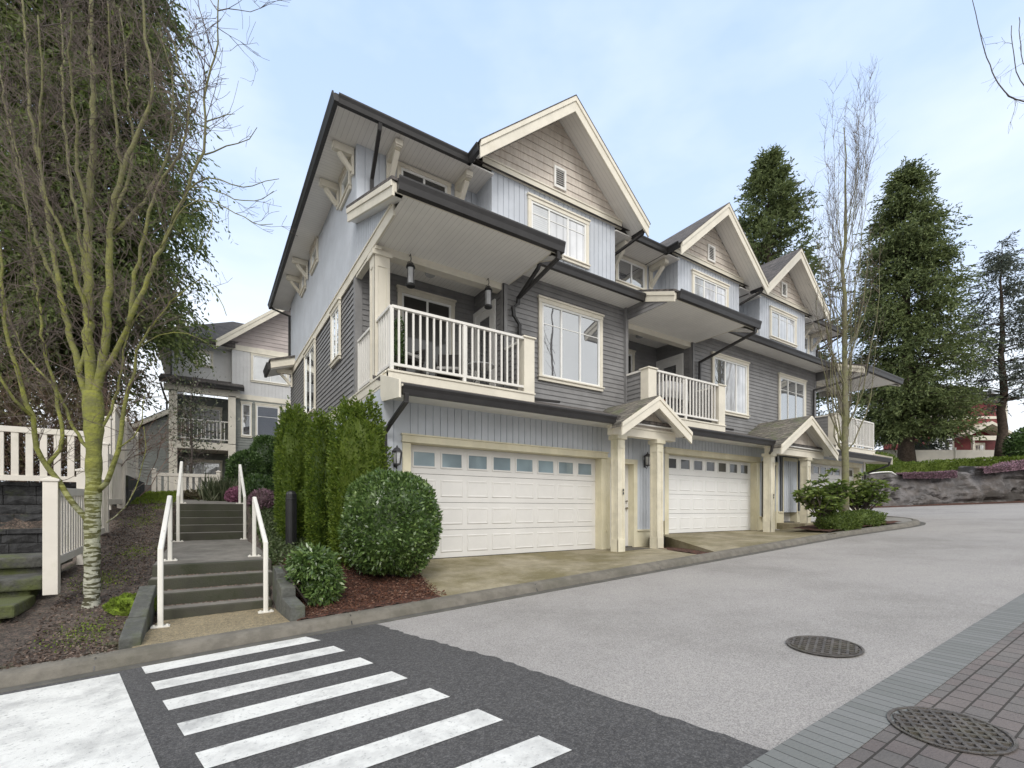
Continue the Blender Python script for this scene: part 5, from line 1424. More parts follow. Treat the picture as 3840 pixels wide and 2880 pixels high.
# brush behind the left fence
def brush(label, c, r, seed, n=1500, m='brush', tws=70):
    t = thing('brushwood', label, 'bush', (c[0], c[1], c[2]-r[2]), 'overgrown bushes behind the left fence'); rr = random.Random(seed); g = np.random.default_rng(seed)
    tw = MB()
    for k in range(tws):
        p = V((c[0]+rr.gauss(0,.4)*r[0], c[1]+rr.gauss(0,.4)*r[1], c[2]-r[2])); twig(tw, rr, p, V((rr.gauss(0,.5),rr.gauss(0,.5),1)), r[2]*rr.uniform(1.1,2.2), .012, 2, .05, .2, 3, 4)
    tw.build('stems', M['twigr'], t)
    mb = MB(); p = np.array(c) + nrm(g.normal(size=(n,3)))*np.array(r)*g.uniform(.2,1.0,(n,1))**.5
    leafgeo(mb, p, g.normal(size=p.shape)+np.array([0,0,.4]), .10, .045, g); mb.build('foliage', M[m], t)
brush('reddish brown bush behind the open-slat fence at the left edge', (-7.6, 13.6, 3.3), (1.6,1.0,1.5), 61, 6000)
brush('brown bush in the middle behind the open-slat fence', (-5.0, 13.9, 3.3), (1.7,1.0,1.4), 62, 6000)
brush('olive bush behind the open-slat fence next to its end post', (-2.9, 13.9, 3.2), (1.4,1.0,1.3), 63, 5500)
brush('ragged bush above the solid cream fence', (-2.5, 17.5, 3.5), (1.0,1.4,1.2), 64, 1800)
# small variegated tree in front of the rear house
t = thing('holly_tree', 'small thin variegated tree in front of the rear house balcony', 'tree', (-.45, 19.5, 2.1)); rr = random.Random(71); g = np.random.default_rng(71)
tw = MB(); b0 = V((-.45,19.5,2.0)); tw.tube([b0, b0+V((.05,0,1.5)), b0+V((0,.1,3.0)), b0+V((.1,0,4.2))], [.045,.035,.025,.008], 7)
for k in range(55):
    z = rr.uniform(.8, 4.0); twig(tw, rr, b0+V((0,0,z)), V((rr.gauss(0,1),rr.gauss(0,1),.4)), rr.uniform(.5,1.2), .010, 1, .05, .2, 4, 4)
tw.build('branches', M['twigd'], t)
mb = MB(); p = np.array([-.4,19.5,4.7]) + g.normal(size=(1300,3))*np.array([.42,.42,.75]); leafgeo(mb, p, g.normal(size=p.shape), .09, .05, g); mb.build('foliage', M['holly'], t)

# ------------------------------------------------------------------ planting island
def rhodo(label, base, H, spread, seed, n=26):
    t = thing('rhododendron', label, 'shrub', base, 'open rhododendron shrubs on the island'); rr = random.Random(seed); g = np.random.default_rng(seed)
    tw = MB(); fo = MB(); b = V(base); tips = []
    for k in range(n):
        a = rr.uniform(0,6.283); s = spread*rr.uniform(.15,1)**.7; h = H*rr.uniform(.45,1)*(1-.25*s/spread)
        pts = [b, b+V((math.cos(a)*s*.25, math.sin(a)*s*.25, h*.4)), b+V((math.cos(a)*s*.65+rr.gauss(0,.05), math.sin(a)*s*.65+rr.gauss(0,.05), h*.72)), b+V((math.cos(a)*s, math.sin(a)*s, h))]
        pts = resample(pts, .15); tw.tube(pts, [.022*(1-.7*i/len(pts)) for i in range(len(pts))], 5, False); tips.append(pts[-1])
        for _ in range(3):
            q = pts[rr.randint(len(pts)//2, len(pts)-1)]; e = q+V((rr.gauss(0,.16),rr.gauss(0,.16),rr.uniform(.05,.28))); tw.tube([q,e], [.008,.005], 4, False); tips.append(e)
    for q in tips:
        k = rr.randint(12, 17); a = np.linspace(0, 6.283, k, endpoint=False) + rr.uniform(0,1)
        D = np.stack([np.cos(a), np.sin(a), g.uniform(-.7,.5,k)], 1); leafgeo(fo, np.tile(np.array(q), (k,1)), D, g.uniform(.14,.20,k), .06, g)
    tw.build('stems', M['twigd'], t); fo.build('foliage', M['rhodo'], t)
    return t
rhodo('left rhododendron in front of the double porch', (14.55, 6.25, 1.03), 1.62, .70, 81, 36)
rhodo('right rhododendron in front of the farthest garage door', (17.9, 6.55, 1.18), 1.65, .78, 82, 36)
shrub('low_hedge', 'low green hedge on the planting island, its left part', 'hedge', (15.0, 6.02, 1.24), (.75,.40,.30), 3, 'lowh', 5000, .065, .03, 83, up=.5, group='low hedge on the planting island', lump=.12, depth=.12, jit=.7)
shrub('low_hedge', 'low hedge on the planting island, its right part with brown twigs', 'hedge', (16.6, 5.98, 1.30), (.80,.40,.29), 3, 'lowh', 5000, .065, .03, 84, up=.5, group='low hedge on the planting island', lump=.14, depth=.14, jit=.7)
# ------------------------------------------------------------------ rock face, top hedge, heather
RL = [(23,21),(26,17.2),(29,13.2),(31.1,10.5),(32.7,9.3),(34.2,7.9),(36.4,5.9),(39,3.5),(43,0),(50,-6)]
def along(pl, s):
    for (a, b), (c, d) in zip(pl, pl[1:]):
        L = math.hypot(c-a, d-b)
        if s <= L: return V((a+(c-a)*s/L, b+(d-b)*s/L, 0)), V(((c-a)/L, (d-b)/L, 0))
        s -= L
    return V((c, d, 0)), V(((c-a)/L, (d-b)/L, 0))
TL = sum(math.hypot(c-a, d-b) for (a, b), (c, d) in zip(RL, RL[1:]))
rk = MB(); vs = []; ns = int(TL/.16); nh = 16
for i in range(ns+1):
    s = TL*i/ns; p, d = along(RL, s); nb_ = V((-d.y, d.x, 0))
    top = 3.62 + .25*mnoise.noise(V((s*.25, 3, 0))) + (.3 if s > 18.5 else 0)
    for j in range(nh+1):
        t = j/nh; zb = zr_(p.x)-.15
        z = zb + (top-zb)*min(1, t/.8); back = .55*min(1,t/.8)**2 + (2.4*(t-.8)/.2 if t > .8 else 0)
        q = p + nb_*(back+.2); q.z = z + (.25*(t-.8)/.2 if t > .8 else 0)
        c1 = mnoise.noise(V((s*.38, z*.7, 5.1))); c2 = mnoise.noise(V((s*1.1, z*2.3, 9.3))); c3 = mnoise.noise(V((s*3.1, z*4.3, 2.2)))
        crack = abs(mnoise.noise(V((s*.30, z*1.5+s*.18, 1.7)))); cr = -.22*math.exp(-(crack/.035)**2)
        o = .42*c1 + .16*c2 + .045*c3 + cr
        q = q - nb_*o*(1 if t < .85 else .4)
        vs.append(q)
fs = [(i*(nh+1)+j, (i+1)*(nh+1)+j, (i+1)*(nh+1)+j+1, i*(nh+1)+j+1) for i in range(ns) for j in range(nh)]
rk.add(vs, fs); o = rk.build('rock_face', M['rock'], None, loc=(34,8,2)); tag(o, 'long low grey rock face along the far side of the lane', 'rock')
strip = MB()
for i in range(40):
    s0, s1 = TL*i/40, TL*(i+1)/40; (p, d), (q, e) = along(RL, s0), along(RL, s1); a, b = V((-d.y,d.x,0)), V((-e.y,e.x,0))
    strip.quad(*[(v.x, v.y, zr_(v.x)+h) for v, h in ((p-a*.45,.01),(q-b*.45,.01),(q+b*.5,.10),(p+a*.5,.10))])
struct('mulch_strip', strip, M['mulch'])
bank = MB(); offs = [.9, 1.6, 3, 6, 12, 25, 60, 160]; nn = 40
bv = []
for i in range(nn+1):
    s = TL*i/nn; p, d = along(RL, s); a = V((-d.y, d.x, 0))
    for o in offs: bv.append(((p+a*o).x, (p+a*o).y, 3.25+.40*smooth(11,24,s)+.115*max(0,min(o,25)-1.6) - (.25 if o < 1.2 else 0)))
k8 = len(offs); bank.add(bv, [(i*k8+j, (i+1)*k8+j, (i+1)*k8+j+1, i*k8+j+1) for i in range(nn) for j in range(k8-1)])
struct('bank', bank, M['far'])
def topstrip(name, label, s0, s1, off, w, h, m, n, L, W, seed, cat, z0=3.7, clump=None, group=None):
    g = np.random.default_rng(seed); t = thing(name, label, cat, (*along(RL, (s0+s1)/2)[0].xy, z0(s0) if callable(z0) else z0), group)
    P = []; D = []; mb = MB()
    k = int((s1-s0)/.5)
    secs = []
    for i in range(k+1):
        s = s0+(s1-s0)*i/k; p, d = along(RL, s); a = V((-d.y,d.x,0)); zz = z0(s) if callable(z0) else z0
        hh = h*(1 if not clump else max(.15, .65+.6*mnoise.noise(V((s*.55,seed,0)))))
        c = p + a*off; secs.append((c, a, zz, hh))
        ps = [c-a*w*.5+UP*zz, c-a*w*.46+UP*(zz+hh*.9), c+a*w*.46+UP*(zz+hh*.9), c+a*w*.5+UP*zz]
        if i:
            nb = len(mb.v); mb.add(prev+ps, [(0,4,5,1),(1,5,6,2),(2,6,7,3)])
        prev = ps
    for _ in range(n):
        i = g.integers(0, k); u = g.random(); c0, a, z_, h_ = secs[i]; c1, _, z1_, h1 = secs[i+1]
        c = c0.lerp(c1, u); zz = z_+(z1_-z_)*u; hh = h_+(h1-h_)*u
        if g.random() < .62: q = c - a*w*.5*g.uniform(.85,1.1) + UP*(zz+hh*g.random()); dd = -a*.7+UP*.5
        else: q = c + a*w*g.uniform(-.5,.5) + UP*(zz+hh*g.uniform(.85,1.03)); dd = UP
        P.append(tuple(q)); D.append(tuple(dd))
    P = np.array(P); D = np.array(D)+g.normal(size=P.shape)*.5
    leafgeo(mb, P, D, L*g.uniform(.7,1.2,len(P)), W, g); mb.build('foliage', M[m], t)
    return t
shz = lambda s: 3.30 + .3*smooth(10, 22, s)
topstrip('clipped_hedge', 'long bright green clipped hedge along the top of the rock face', 6, TL-4, 2.4, .8, 1.0, 'tophedge', 16000, .12, .06, 91, 'hedge', lambda s: 3.25+.40*smooth(11, 24, s))
topstrip('heather_bank', 'broad mound of faded pink heather spilling over the rock face', 18.6, TL-4, .95, 1.5, .62, 'heather', 9000, .10, .05, 92, 'heather', lambda s: 3.55+.32*smooth(18, 22, s), clump=True, group='faded pink heather on the rock face')
topstrip('heather_bank', 'small patch of faded pink heather on the rock face left of the broad mound', 14.8, 17.4, .95, 1.1, .48, 'heather', 2600, .10, .05, 93, 'heather', 3.35, clump=True, group='faded pink heather on the rock face')
pp = MB(); q = [V((31.55,11.15,3.66)), V((32.1,10.75,3.74)), V((32.55,10.4,3.74)), V((32.68,10.25,3.58))]
pp.tube(resample(q, .15), .035, 8); tag(pp.build('drain_pipe', M['white'], None, smooth=True, loc=(32,10,3.6)), 'white plastic drain pipe lying on top of the rock face', 'pipe')
sb = thing('marker_post', 'small white marker box on a short post at the foot of the rock face', 'marker', (33.35,9.05,1.85))
MB().box(33.33,33.38,9.03,9.07,1.8,2.05).build('post', M['black'], sb); MB().box(33.22,33.50,8.98,9.10,2.02,2.36).build('box', M['white'], sb, bevel=.02)
shrub('dark_shrub', 'dark green round shrub above the clipped hedge at the right edge', 'bush', (44.5, 6.6, 5.6), (1.8,1.5,1.3), 2.4, 'dleaf', 5000, .2, .09, 95, up=.3)
shrub('dark_shrub', 'light green shrub below the first sequoia beside the clipped hedge', 'bush', (37.4, 12.9, 4.6), (1.5,1.3,.8), 2.2, 'rhodo', 3500, .2, .07, 96, up=.3)
# ------------------------------------------------------------------ ground cover, litter, chips: nobody could count them
def scatter(name, m, n, fx, L, W, seed, flat=.25, zo=.01):
    g = np.random.default_rng(seed); P = []
    while len(P) < n:
        q = fx(g)
        if q is not None: P.append((q[0], q[1], q[2]+zo))
    P = np.array(P); D = g.normal(size=P.shape)*np.array([1,1,flat])+np.array([0,0,flat*.6]); mb = MB()
    leafgeo(mb, P, D, L*g.uniform(.5,1.4,len(P)), W*g.uniform(.6,1.3,len(P)), g)
    return struct(name, mb, M[m], 'stuff')
def f_mulch(g):
    y = 5.8+2.6*g.random(); x = .9 + 1.85*g.random() + (y-5.77)*.06
    return (x, y, mulz(x, y)+.03)
scatter('mulch_chips', 'chips', 7500, f_mulch, .045, .014, 101)
def f_lit(g):
    y = 5.75+8*g.random()**1.6; x = -1.5+.98*g.random()
    if y < 8.8 and g.random() < .45: x = -6+5.5*g.random()
    if x > -.72 and y < 7.4: return None
    return (x, y, gz(x, y))
scatter('leaf_litter', 'litter', 9000, f_lit, .032, .02, 102, .3)
def f_ivy(g):
    y = 8.0+5*g.random(); x = .82+ .75*g.random()
    if x > 1.0 + (y-8)*.12 and y < 8.6 and g.random() < .6: return None
    return (x, y, gz(x, y)+.02+.06*g.random())
scatter('ground_cover', 'ivy', 9000, f_ivy, .045, .03, 103, .7)
def f_lawn(g):
    y = 13.2+5*g.random(); x = -1.45+.85*g.random()
    return (x, y, gz(x, y))
scatter('grass', 'moss', 6000, f_lawn, .07, .012, 104, 2.5)
def f_moss(g):
    c = ((-.95,9.6),(-1.05,11.6),(-.85,12.6),(-1.05,6.55),(-1.2,8.3),(-3.2,8.6),(-2.6,7.5))[g.integers(0,7)]
    x, y = c[0]+g.normal()*.16, c[1]+g.normal()*.22
    if x > -.6: return None
    return (x, y, gz(x, y))
scatter('moss_patches', 'moss', 4500, f_moss, .022, .012, 105, 1.2)
# ------------------------------------------------------------------ things on the balconies and by the doors
def hlantern(label, x, z1, seed):
    y = 8.66; t = thing('hanging_lantern', label, 'lantern', (x, y, z1-.62), 'hanging lanterns of the corner balcony')
    h = MB(); h.tube([(x,y+.06,z1),(x,y,z1+.02),(x-.02,y-.05,z1-.02),(x,y-.03,z1-.09),(x,y,z1-.13)], .008, 6); h.build('hook', M['black'], t)
    f = MB(); c = V((x,y,z1-.62))
    f.lathe(c, [(.075,0),(.085,.01),(.085,.05),(.07,.06)], 16); f.lathe(c, [(.072,.36),(.09,.37),(.085,.40),(.045,.45),(.02,.47)], 16)
    f.tube([c+V((-.08,0,.38)), c+V((-.05,0,.47)), c+V((0,0,.50)), c+V((.05,0,.47)), c+V((.08,0,.38))], .006, 5)
    for k in range(4):
        a = k*1.5708+.4; f.tube([c+V((.078*math.cos(a),.078*math.sin(a),.05)), c+V((.078*math.cos(a),.078*math.sin(a),.37))], .006, 5)
    f.build('cage', M['black'], t)
    MB().lathe(c, [(.068,.06),(.068,.36)], 16).build('glass_cylinder', M['lampg'], t)
hlantern('black hanging lantern at the left end of the corner balcony', 3.32, 6.54, 1)
hlantern('black hanging lantern at the right end of the corner balcony', 5.06, 6.54, 2)
def chair(label, x, y, rot, z=4.036):
    t = thing('patio_chair', label, 'chair', (x, y, z), 'dark patio chairs on the corner balcony'); c, s = math.cos(rot), math.sin(rot)
    def Q(a, b, h): return V((x+a*c-b*s, y+a*s+b*c, z+h))
    def bx(mb, a0,a1,b0,b1,h0,h1): mb.hexa([Q(a0,b0,h0),Q(a1,b0,h0),Q(a1,b1,h0),Q(a0,b1,h0),Q(a0,b0,h1),Q(a1,b0,h1),Q(a1,b1,h1),Q(a0,b1,h1)])
    m = MB(); bx(m,-.27,.27,-.26,.28,.36,.42); m.build('seat', M['wicker'], t)
    m = MB(); m.hexa([Q(-.27,.24,.42),Q(.27,.24,.42),Q(.27,.29,.42),Q(-.27,.29,.42),Q(-.25,.34,.92),Q(.25,.34,.92),Q(.25,.39,.92),Q(-.25,.39,.92)]); m.build('backrest', M['wicker'], t)
    for a in (-1, 1):
        m = MB(); bx(m, a*.29-.03, a*.29+.03, -.26, .3, .60, .64); bx(m, a*.29-.02, a*.29+.02, -.25, -.2, .42, .6); m.build('armrest', M['wicker'], t)
        for b in (-.22, .25):
            m = MB(); bx(m, a*.25-.02, a*.25+.02, b-.02, b+.02, 0, .37); m.build('leg', M['wicker'], t)
    m = MB(); bx(m,-.24,.24,-.24,.24,.425,.49); m.build('cushion', M['cushion'], t, bevel=.02)
chair('dark patio chair at the left end of the corner balcony', 3.15, 8.55, .4)
chair('dark patio chair with a pale cushion near the middle of the corner balcony', 4.25, 8.9, -.5)
tb_ = thing('patio_table', 'small glass-topped table between the balcony chairs', 'table', (4.75, 8.45, 4.036))
MB().lathe((4.75,8.45,4.036), [(.30,.52),(.30,.535)], 24).build('table_top', M['lampg'], tb_)
m = MB()
for k in range(3):
    a = k*2.094; m.tube([(4.75+.26*math.cos(a),8.45+.26*math.sin(a),4.036),(4.75+.12*math.cos(a),8.45+.12*math.sin(a),4.3),(4.75+.24*math.cos(a),8.45+.24*math.sin(a),4.555)], .011, 6)
m.build('table_legs', M['black'], tb_)
shrub('potted_plant', 'dark trailing plant in the left corner of the corner balcony', 'plant', (2.92, 8.2, 4.62), (.13,.13,.45), 2.5, 'dleaf', 900, .06, .03, 111, up=.2, core=.6)
gr = thing('barbecue_grill', 'barbecue under a pale grey cover on the middle balcony', 'grill', (10.9, 8.55, 4.036))
g = MB(); c = V((10.9,8.55,4.036)); prof = []
vs = []; n = 20
for (rx, ry, z) in ((.55,.28,.62),(.57,.30,.68),(.55,.29,.85),(.50,.27,1.0),(.38,.22,1.10),(.18,.12,1.14),(.01,.01,1.15)):
    for k in range(n):
        a = 2*math.pi*k/n; e = .5; ca, sa = math.cos(a), math.sin(a)
        w = 1+.03*math.sin(5*a+z*7)
        vs.append(c+V((rx*w*math.copysign(abs(ca)**e,ca), ry*w*math.copysign(abs(sa)**e,sa), z)))
g.add(vs, [(i*n+k, i*n+(k+1)%n, (i+1)*n+(k+1)%n, (i+1)*n+k) for i in range(6) for k in range(n)]); g.build('cover', M['cover'], gr, smooth=True)
MB().box(10.5,11.3,8.35,8.75,4.07,4.64).build('cart', M['black'], gr, bevel=.01)
MB().tube([(10.35,8.2,4.09),(11.45,8.2,4.72)], .012, 6).build('handle', M['chrome'], gr)
ob = thing('gas_bottle', 'orange gas bottle beside the covered barbecue on the middle balcony', 'gas bottle', (10.2,8.3,4.036))
MB().lathe((10.2,8.3,4.036), [(.11,0),(.125,.03),(.125,.42),(.10,.50),(.05,.53)], 16).build('tank', M['orange'], ob, smooth=True); MB().lathe((10.2,8.3,4.57), [(.055,0),(.055,.08)], 10).build('valve_collar', M['bronze'], ob)
bg = MB(); corecloud(bg, (9.62,7.95,.80), (.20,.16,.20), 2.6, 1.0, 10)
tag(bg.build('garden_bag', M['black'], None, smooth=True, loc=(9.6,7.9,.65)), 'black bag slumped behind the porch post of the nearest house', 'bag')

# ------------------------------------------------------------------ the rear house, seen past the steps
RH = thing('rear_house', 'grey boarded rear house with a pinkish gable and a post-carried balcony', 'house', (0, 27, 2.4))
Fh = front(26.7); Fb = front(27.4)
w = MB(); boards(w, front(26.7), 1.08, 9, 7.2, 9.5, .16, .02, .02); boards(w, front(27.1), -1.31, 1.08, 7.3, 9.5, .16, .02, .02); boards(w, west(1.08), 26.7, 27.1, 7.2, 9.5); w.build('wall', M['grey'], RH)
w = MB(); lap(w, Fh, 1.2, 9, 2.2, 7.1, .13, .025); lap(w, front(28.2), -1.31, 1.2, 2.2, 7.3, .13, .025); lap(w, west(-1.31), 26.7, 40, 2.0, 9.5, .13, .025); lap(w, west(1.2), 26.7, 28.2, 2.2, 7.3, .13, .025); w.build('siding', M['green'], RH)
w = MB(); fbox(w, Fh, 1.2, 9, 7.08, 7.32, 0, .04); fbox(w, Fh, .8, 9, 9.46, 9.72, 0, .05); w.build('band', M['cream'], RH)
gx, gp, gf = 4.6, 13.1, 9.62; gs = (gp-gf)/4.2
r = MB()
for s in (-1,1): r.prism([(gx,26.05,gp),(gx+s*4.2,26.05,gf),(gx+s*4.2,26.05,gf-.12),(gx,26.05,gp-.12)], (0,7,0))
r.build('roof', M['roof'], RH)
b = MB()
for s in (-1,1): b.prism([(gx,26.0,gp-.02),(gx+s*4.2,26.0,gf-.02),(gx+s*4.2,26.0,gf-.40),(gx,26.0,gp-.40)], (0,.05,0)); b.prism([(gx,25.97,gp-.0),(gx+s*4.2,25.97,gf-.0),(gx+s*4.2,25.97,gf-.16),(gx,25.97,gp-.16)], (0,.05,0))
b.build('barge_board', M['cream'], RH)
s_ = MB()
for s in (-1,1): s_.quad((gx,26.05,gp-.13),(gx,26.7,gp-.13),(gx+s*4.2,26.7,gf-.13),(gx+s*4.2,26.05,gf-.13))
s_.build('soffit', M['white'], RH)
w = MB(); lap(w, Fh, 0, 0, 9.72, gp-.15, .2, .025, lambda z: (gx-max(0,(gp-.15-z)/gs), gx+max(0,(gp-.15-z)/gs))); w.poly([Fh.p(gx-4.0,9.72,0), Fh.p(gx+4.0,9.72,0), Fh.p(gx,gp-.15,0)]); w.build('gable_shake', M['pinkshake'], RH)
r = MB(); r.poly([(-2.0,26.4,9.72),(1.2,26.4,9.72),(4.6,31.5,12.5),(1.3,31.5,12.5)]); r.poly([(-2.0,26.4,9.72),(1.3,31.5,12.5),(-2.0,40,9.72)]); r.prism([(-2.0,26.4,9.72),(1.2,26.4,9.72),(1.2,26.4,9.5),(-2.0,26.4,9.5)], (0,.12,0)); r.build('roof', M['roof'], RH)
s_ = MB(); s_.quad((-2.0,26.5,9.5),(1.1,26.5,9.5),(1.1,27.1,9.5),(-2.0,27.1,9.5)); s_.quad((-2.0,26.5,9.49),(-1.3,26.5,9.49),(-1.3,40,9.49),(-2.0,40,9.49)); s_.build('soffit', M['white'], RH)
r = MB(); r.prism([(-1.75,26.0,7.55),(-1.75,27.1,7.95),(-1.75,27.1,7.8),(-1.75,26.0,7.4)], (3.3,0,0)); r.build('roof', M['roof'], RH)
g = MB(); gutterx(g, -1.75, 1.55, 26.0, 7.32, .18, .1); g.build('gutter', M['gutter'], RH)
b = MB().box(-1.6,1.4,26.3,26.5,7.05,7.35); b.build('beam', M['cream'], RH)
for x0 in (-1.41, .90):
    MB().box(x0,x0+.31,26.3,26.6,4.75,7.1).build('post', M['cream'], RH); MB().box(x0,x0+.31,26.3,26.6,2.2,4.45).build('post', M['cream'], RH)
MB().box(-1.41,1.21,26.3,28.2,4.45,4.78).build('balcony_deck', M['cream'], RH)
railing(RH, [(-1.1,26.42),(.9,26.42)], 4.85, 5.85, sp=.15)
window(RH, front(27.08), -.42, .30, 8.5, 9.28, (), (8.92,), 'glass'); window(RH, front(26.68), 1.88, 3.6, 8.0, 9.45, (2.75,), (), 'glassb')
for a, b_ in ((1.45,1.92),(2.08,3.18),(3.3,3.8)): window(RH, front(26.67), a, b_, 5.2, 6.95, (), (6.3,), 'glass', cas=.05)
window(RH, front(28.15), -.95, .7, 4.85, 6.8, (-.1,), (), 'glassd'); window(RH, front(28.15), -.9, .7, 2.3, 4.1, (-.1,), (), 'glassc')
pipe(RH, [(-1.7,26.2,7.3),(-1.6,26.3,6.9),(-1.5,26.65,6.6),(-1.5,26.65,2.3)]); pipe(RH, [(-1.36,27.3,9.5),(-1.36,27.3,7.9)])
b = MB().prism([(-1.36,26.0,6.15),(-4.2,26.0,4.35),(-4.2,26.0,4.15),(-1.36,26.0,5.95)], (0,.08,0)); b.build('rake_board', M['cream'], RH)
b = MB().prism([(-1.36,26.05,6.2),(-4.2,26.05,4.4),(-4.2,26.05,4.3),(-1.36,26.05,6.1)], (0,4,0)); b.build('roof', M['roof'], RH)
w = MB(); w.prism([(-1.32,26.4,2.2),(-1.32,26.4,5.95),(-4.0,26.4,4.3),(-4.0,26.4,2.2)], (0,.1,0)); lap(w, front(26.39), 0, 0, 2.2, 5.9, .13, .025, lambda z: (-1.32-max(0,min(2.7,(5.95-z)/.617)), -1.32)); w.build('siding', M['green'], RH)
a = picket('small white picket fence in front of the rear house', (-1.25, 17.6), (1,0), 1.55, 2.0, 2.72, 10, pw=.09, group='small picket fence by the rear house'); fpost(a, -1.3, 17.6, 1.9, 2.8, .11); fpost(a, .33, 17.6, 1.9, 2.8, .11)

# ------------------------------------------------------------------ red house behind the trees on the right
XR = thing('red_house', 'red sided house with a small gabled porch behind the conifers', 'house', (58, 14, 6))
U = (V((62.4,11.7,0))-V((53.2,17.8,0))).normalized(); Nn = V((-.55,-.83,0)).normalized()
Nn = (Nn - U*Nn.dot(U)).normalized(); O_ = V((59.2,13.85,0)); Fx = Fr(O_, U, Nn)
w = MB(); lap(w, Fx, -7.0, 4.6, 4.8, 12.0, .16, .03); lap(w, Fr(O_+U*4.6, -Nn, U), 0, 8, 4.8, 12.0, .16, .03); w.build('wall', M['red'], XR)
b = MB(); fbox(b, Fx, -7, 4.6, 10.15, 10.4, 0, .06); fbox(b, Fx, 4.35, 4.6, 4.8, 12, 0, .05); fbox(b, Fx, -7, 4.6, 11.8, 12.1, 0, .06); b.build('band', M['cream'], XR)
r = MB(); r.poly([Fx.p(-7.6,12.0,.7), Fx.p(5.2,12.0,.7), Fx.p(1.2,14.6,-4), Fx.p(-3.6,14.6,-4)]); r.poly([Fx.p(5.2,12.0,.7), Fx.p(5.2,12.0,-8.5), Fx.p(1.2,14.6,-4)]); r.build('roof', M['roof'], XR)
for z in (8.0, 10.6):
    window(XR, Fr(Fx.o+Nn*.03, U, Nn), -2.6, -.4, z-.9, z+.6, (-1.5,), (z,), 'glass', cas=.1)
p = MB()
for s in (-1,1): p.prism([Fx.p(1.6,9.65,1.6), Fx.p(1.6+s*2.0,8.6,1.6), Fx.p(1.6+s*2.0,8.35,1.6), Fx.p(1.6,9.4,1.6)], tuple(-Nn*1.7))
p.build('porch_roof', M['cream'], XR)
p = MB(); fbox(p, Fx, 0, 3.2, 7.95, 8.35, 1.2, 1.45); p.build('porch_beam', M['cream'], XR)
for a_ in (.05, 2.75, 3.0): MB().hexa([Fx.p(a_,5,1.2),Fx.p(a_+.16,5,1.2),Fx.p(a_+.16,5,1.4),Fx.p(a_,5,1.4),Fx.p(a_,8,1.2),Fx.p(a_+.16,8,1.2),Fx.p(a_+.16,8,1.4),Fx.p(a_,8,1.4)]).build('porch_post', M['cream'], XR)
do = MB(); fbox(do, Fx, 1.2, 2.5, 5.6, 7.9, 0, .05); do = do.build('door', M['cream'], XR)
q = MB()
for i in range(3):
    for j in range(4): a_ = 1.62+i*.26; z = 6.2+j*.38; q.quad(Fx.p(a_,z,.056),Fx.p(a_+.2,z,.056),Fx.p(a_+.2,z+.32,.056),Fx.p(a_,z+.32,.056))
q.build('pane', M['glass'], do)
w = thing('garden_fence', 'plain cream board fence between the hedge and the red house', 'fence', (47.5,11.8,5.2))
for i in range(3):
    a_ = V((42.5+i*2.7, 14.9-i*1.75, 0)); b_ = V((42.5+(i+1)*2.7, 14.9-(i+1)*1.75, 0))
    f = MB(); f.bar(a_+UP*5.45, b_+UP*5.45, .06, 1.45); f.build('panel', M['fence'], w); f = MB().box(b_.x-.09,b_.x+.09,b_.y-.09,b_.y+.09,4.7,6.35); f.build('post', M['fence'], w)
# houses across the lane, behind the viewpoint: what the windows mirror
def across(label, x, y, wd, h, rf):
    t = thing('lane_house', label, 'house', (x, y, .3), 'houses across the lane')
    F = Fr((x, y, 0), (-1,0,0), (0,1,0)); w = MB(); lap(w, F, -wd/2, wd/2, .2, h, .2, .03); w.box(x-wd/2, x+wd/2, y-9, y-.05, .2, h); w.build('wall', M['lap'], t)
    r = MB().prism([(x-wd/2-.6,y+.7,h-.1),(x+wd/2+.6,y+.7,h-.1),(x,y+.7,h+rf)], (0,-10,0)); r.build('roof', M['roof'], t)
    for a in (-wd*.28, wd*.1):
        for z in (1.6, 4.6): window(t, Fr((x, y+.04, 0), (-1,0,0), (0,1,0)), a, a+1.6, z, z+1.4, (a+.8,), (), 'glass')
across('grey house across the lane, mirrored in the windows', 20, -15, 10, 6.0, 3.2)
across('second grey house across the lane, mirrored in the farther windows', 38, -16, 10, 7.0, 3.2)
across('third grey house across the lane behind the viewpoint', 3, -16, 9, 5.4, 2.8)

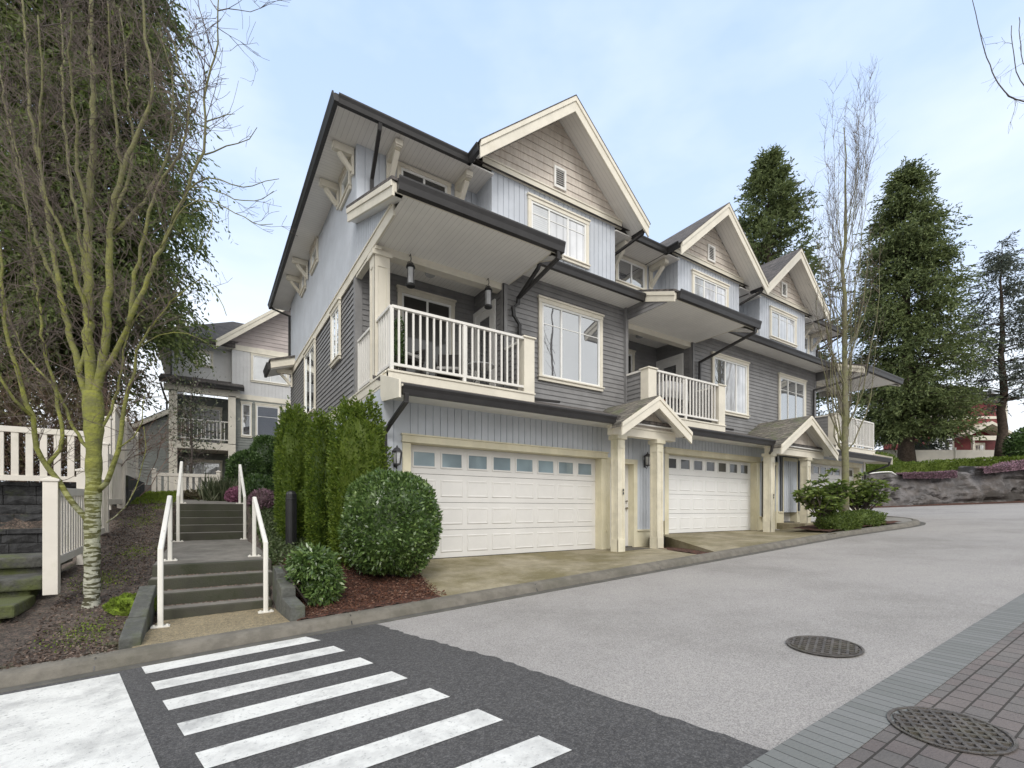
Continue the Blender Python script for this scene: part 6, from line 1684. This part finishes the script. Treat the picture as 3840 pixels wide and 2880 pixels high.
# ------------------------------------------------------------------ sky, sun, camera
W = bpy.data.worlds.new('World'); S.world = W; W.use_nodes = True
N = W.node_tree.nodes; L = W.node_tree.links
SE, SA = math.radians(42), math.radians(205)      # sun height; azimuth of where it stands, from +Y clockwise
sky = N.new('ShaderNodeTexSky'); sky.sky_type = 'NISHITA'; sky.sun_disc = False; sky.sun_elevation = SE; sky.sun_rotation = SA
sky.air_density = 1.0; sky.dust_density = 2.0; sky.ozone_density = 1.5
tc = N.new('ShaderNodeTexCoord')
mp = N.new('ShaderNodeMapping'); mp.inputs['Scale'].default_value = (.8, .8, 1.8); L.new(tc.outputs['Generated'], mp.inputs['Vector'])
f1 = noise(N, L, tc, 1.35, 6, .55, mp.outputs[0])
cl = ramp(N, L, f1, [(.40,(.12,.12,.12)), (.66,(1,1,1))])
sx = N.new('ShaderNodeSeparateXYZ'); L.new(tc.outputs['Generated'], sx.inputs[0])
hz = ramp(N, L, sx.outputs[2], [(0,(.70,.70,.70)), (.40,(.22,.22,.22)), (.75,(0,0,0))])
back = N.new('ShaderNodeVectorMath'); back.operation = 'DOT_PRODUCT'; L.new(tc.outputs['Generated'], back.inputs[0]); back.inputs[1].default_value = (-.5476, -.8367, .25)
bk = ramp(N, L, mth(N, L, 'ADD', mth(N, L, 'MULTIPLY', back.outputs['Value'], .5), .5), [(.48,(0,0,0)), (.78,(.95,.95,.95))])   # unseen whiter, warmer cloud added behind the viewpoint to make the light less blue
fac = mth(N, L, 'ADD', mth(N, L, 'ADD', mth(N, L, 'MULTIPLY', cl, .66), hz), bk)
base = mixn(N, L, .65, sky.outputs[0], (3.45, 4.75, 7.1))
col = mixn(N, L, fac, base, mixn(N, L, bk, (5.8, 6.1, 6.45), (7.5, 7.35, 7.1)))
bg = N['Background']; L.new(col, bg.inputs['Color']); bg.inputs['Strength'].default_value = .15
sd_ = bpy.data.lights.new('sun', 'SUN'); sd_.energy = 1.1; sd_.angle = math.radians(18); sd_.color = (1, .965, .92)
so = bpy.data.objects.new('sun', sd_); COL.objects.link(so)
dirv = V((math.sin(SA)*math.cos(SE), math.cos(SA)*math.cos(SE), math.sin(SE)))
so.rotation_euler = (-dirv).to_track_quat('-Z', 'Y').to_euler(); so.location = (0, -10, 30)
cam = bpy.data.cameras.new('camera'); cam.lens = 36*1754/3840; cam.sensor_width = 36; cam.shift_y = (1912-1440)/3840
cam.clip_start = .05; cam.clip_end = 3000
co_ = bpy.data.objects.new('camera', cam); COL.objects.link(co_); co_.location = (0, 0, 1.6)
co_.rotation_euler = (math.radians(90), 0, -math.atan2(.5476, .8367)); S.camera = co_
S.view_settings.view_transform = 'Standard'; S.view_settings.look = 'None'; S.view_settings.exposure = .44; S.view_settings.gamma = 1
S.cycles.max_bounces = 8; S.cycles.diffuse_bounces = 4; S.cycles.transparent_max_bounces = 8; S.cycles.use_denoising = True
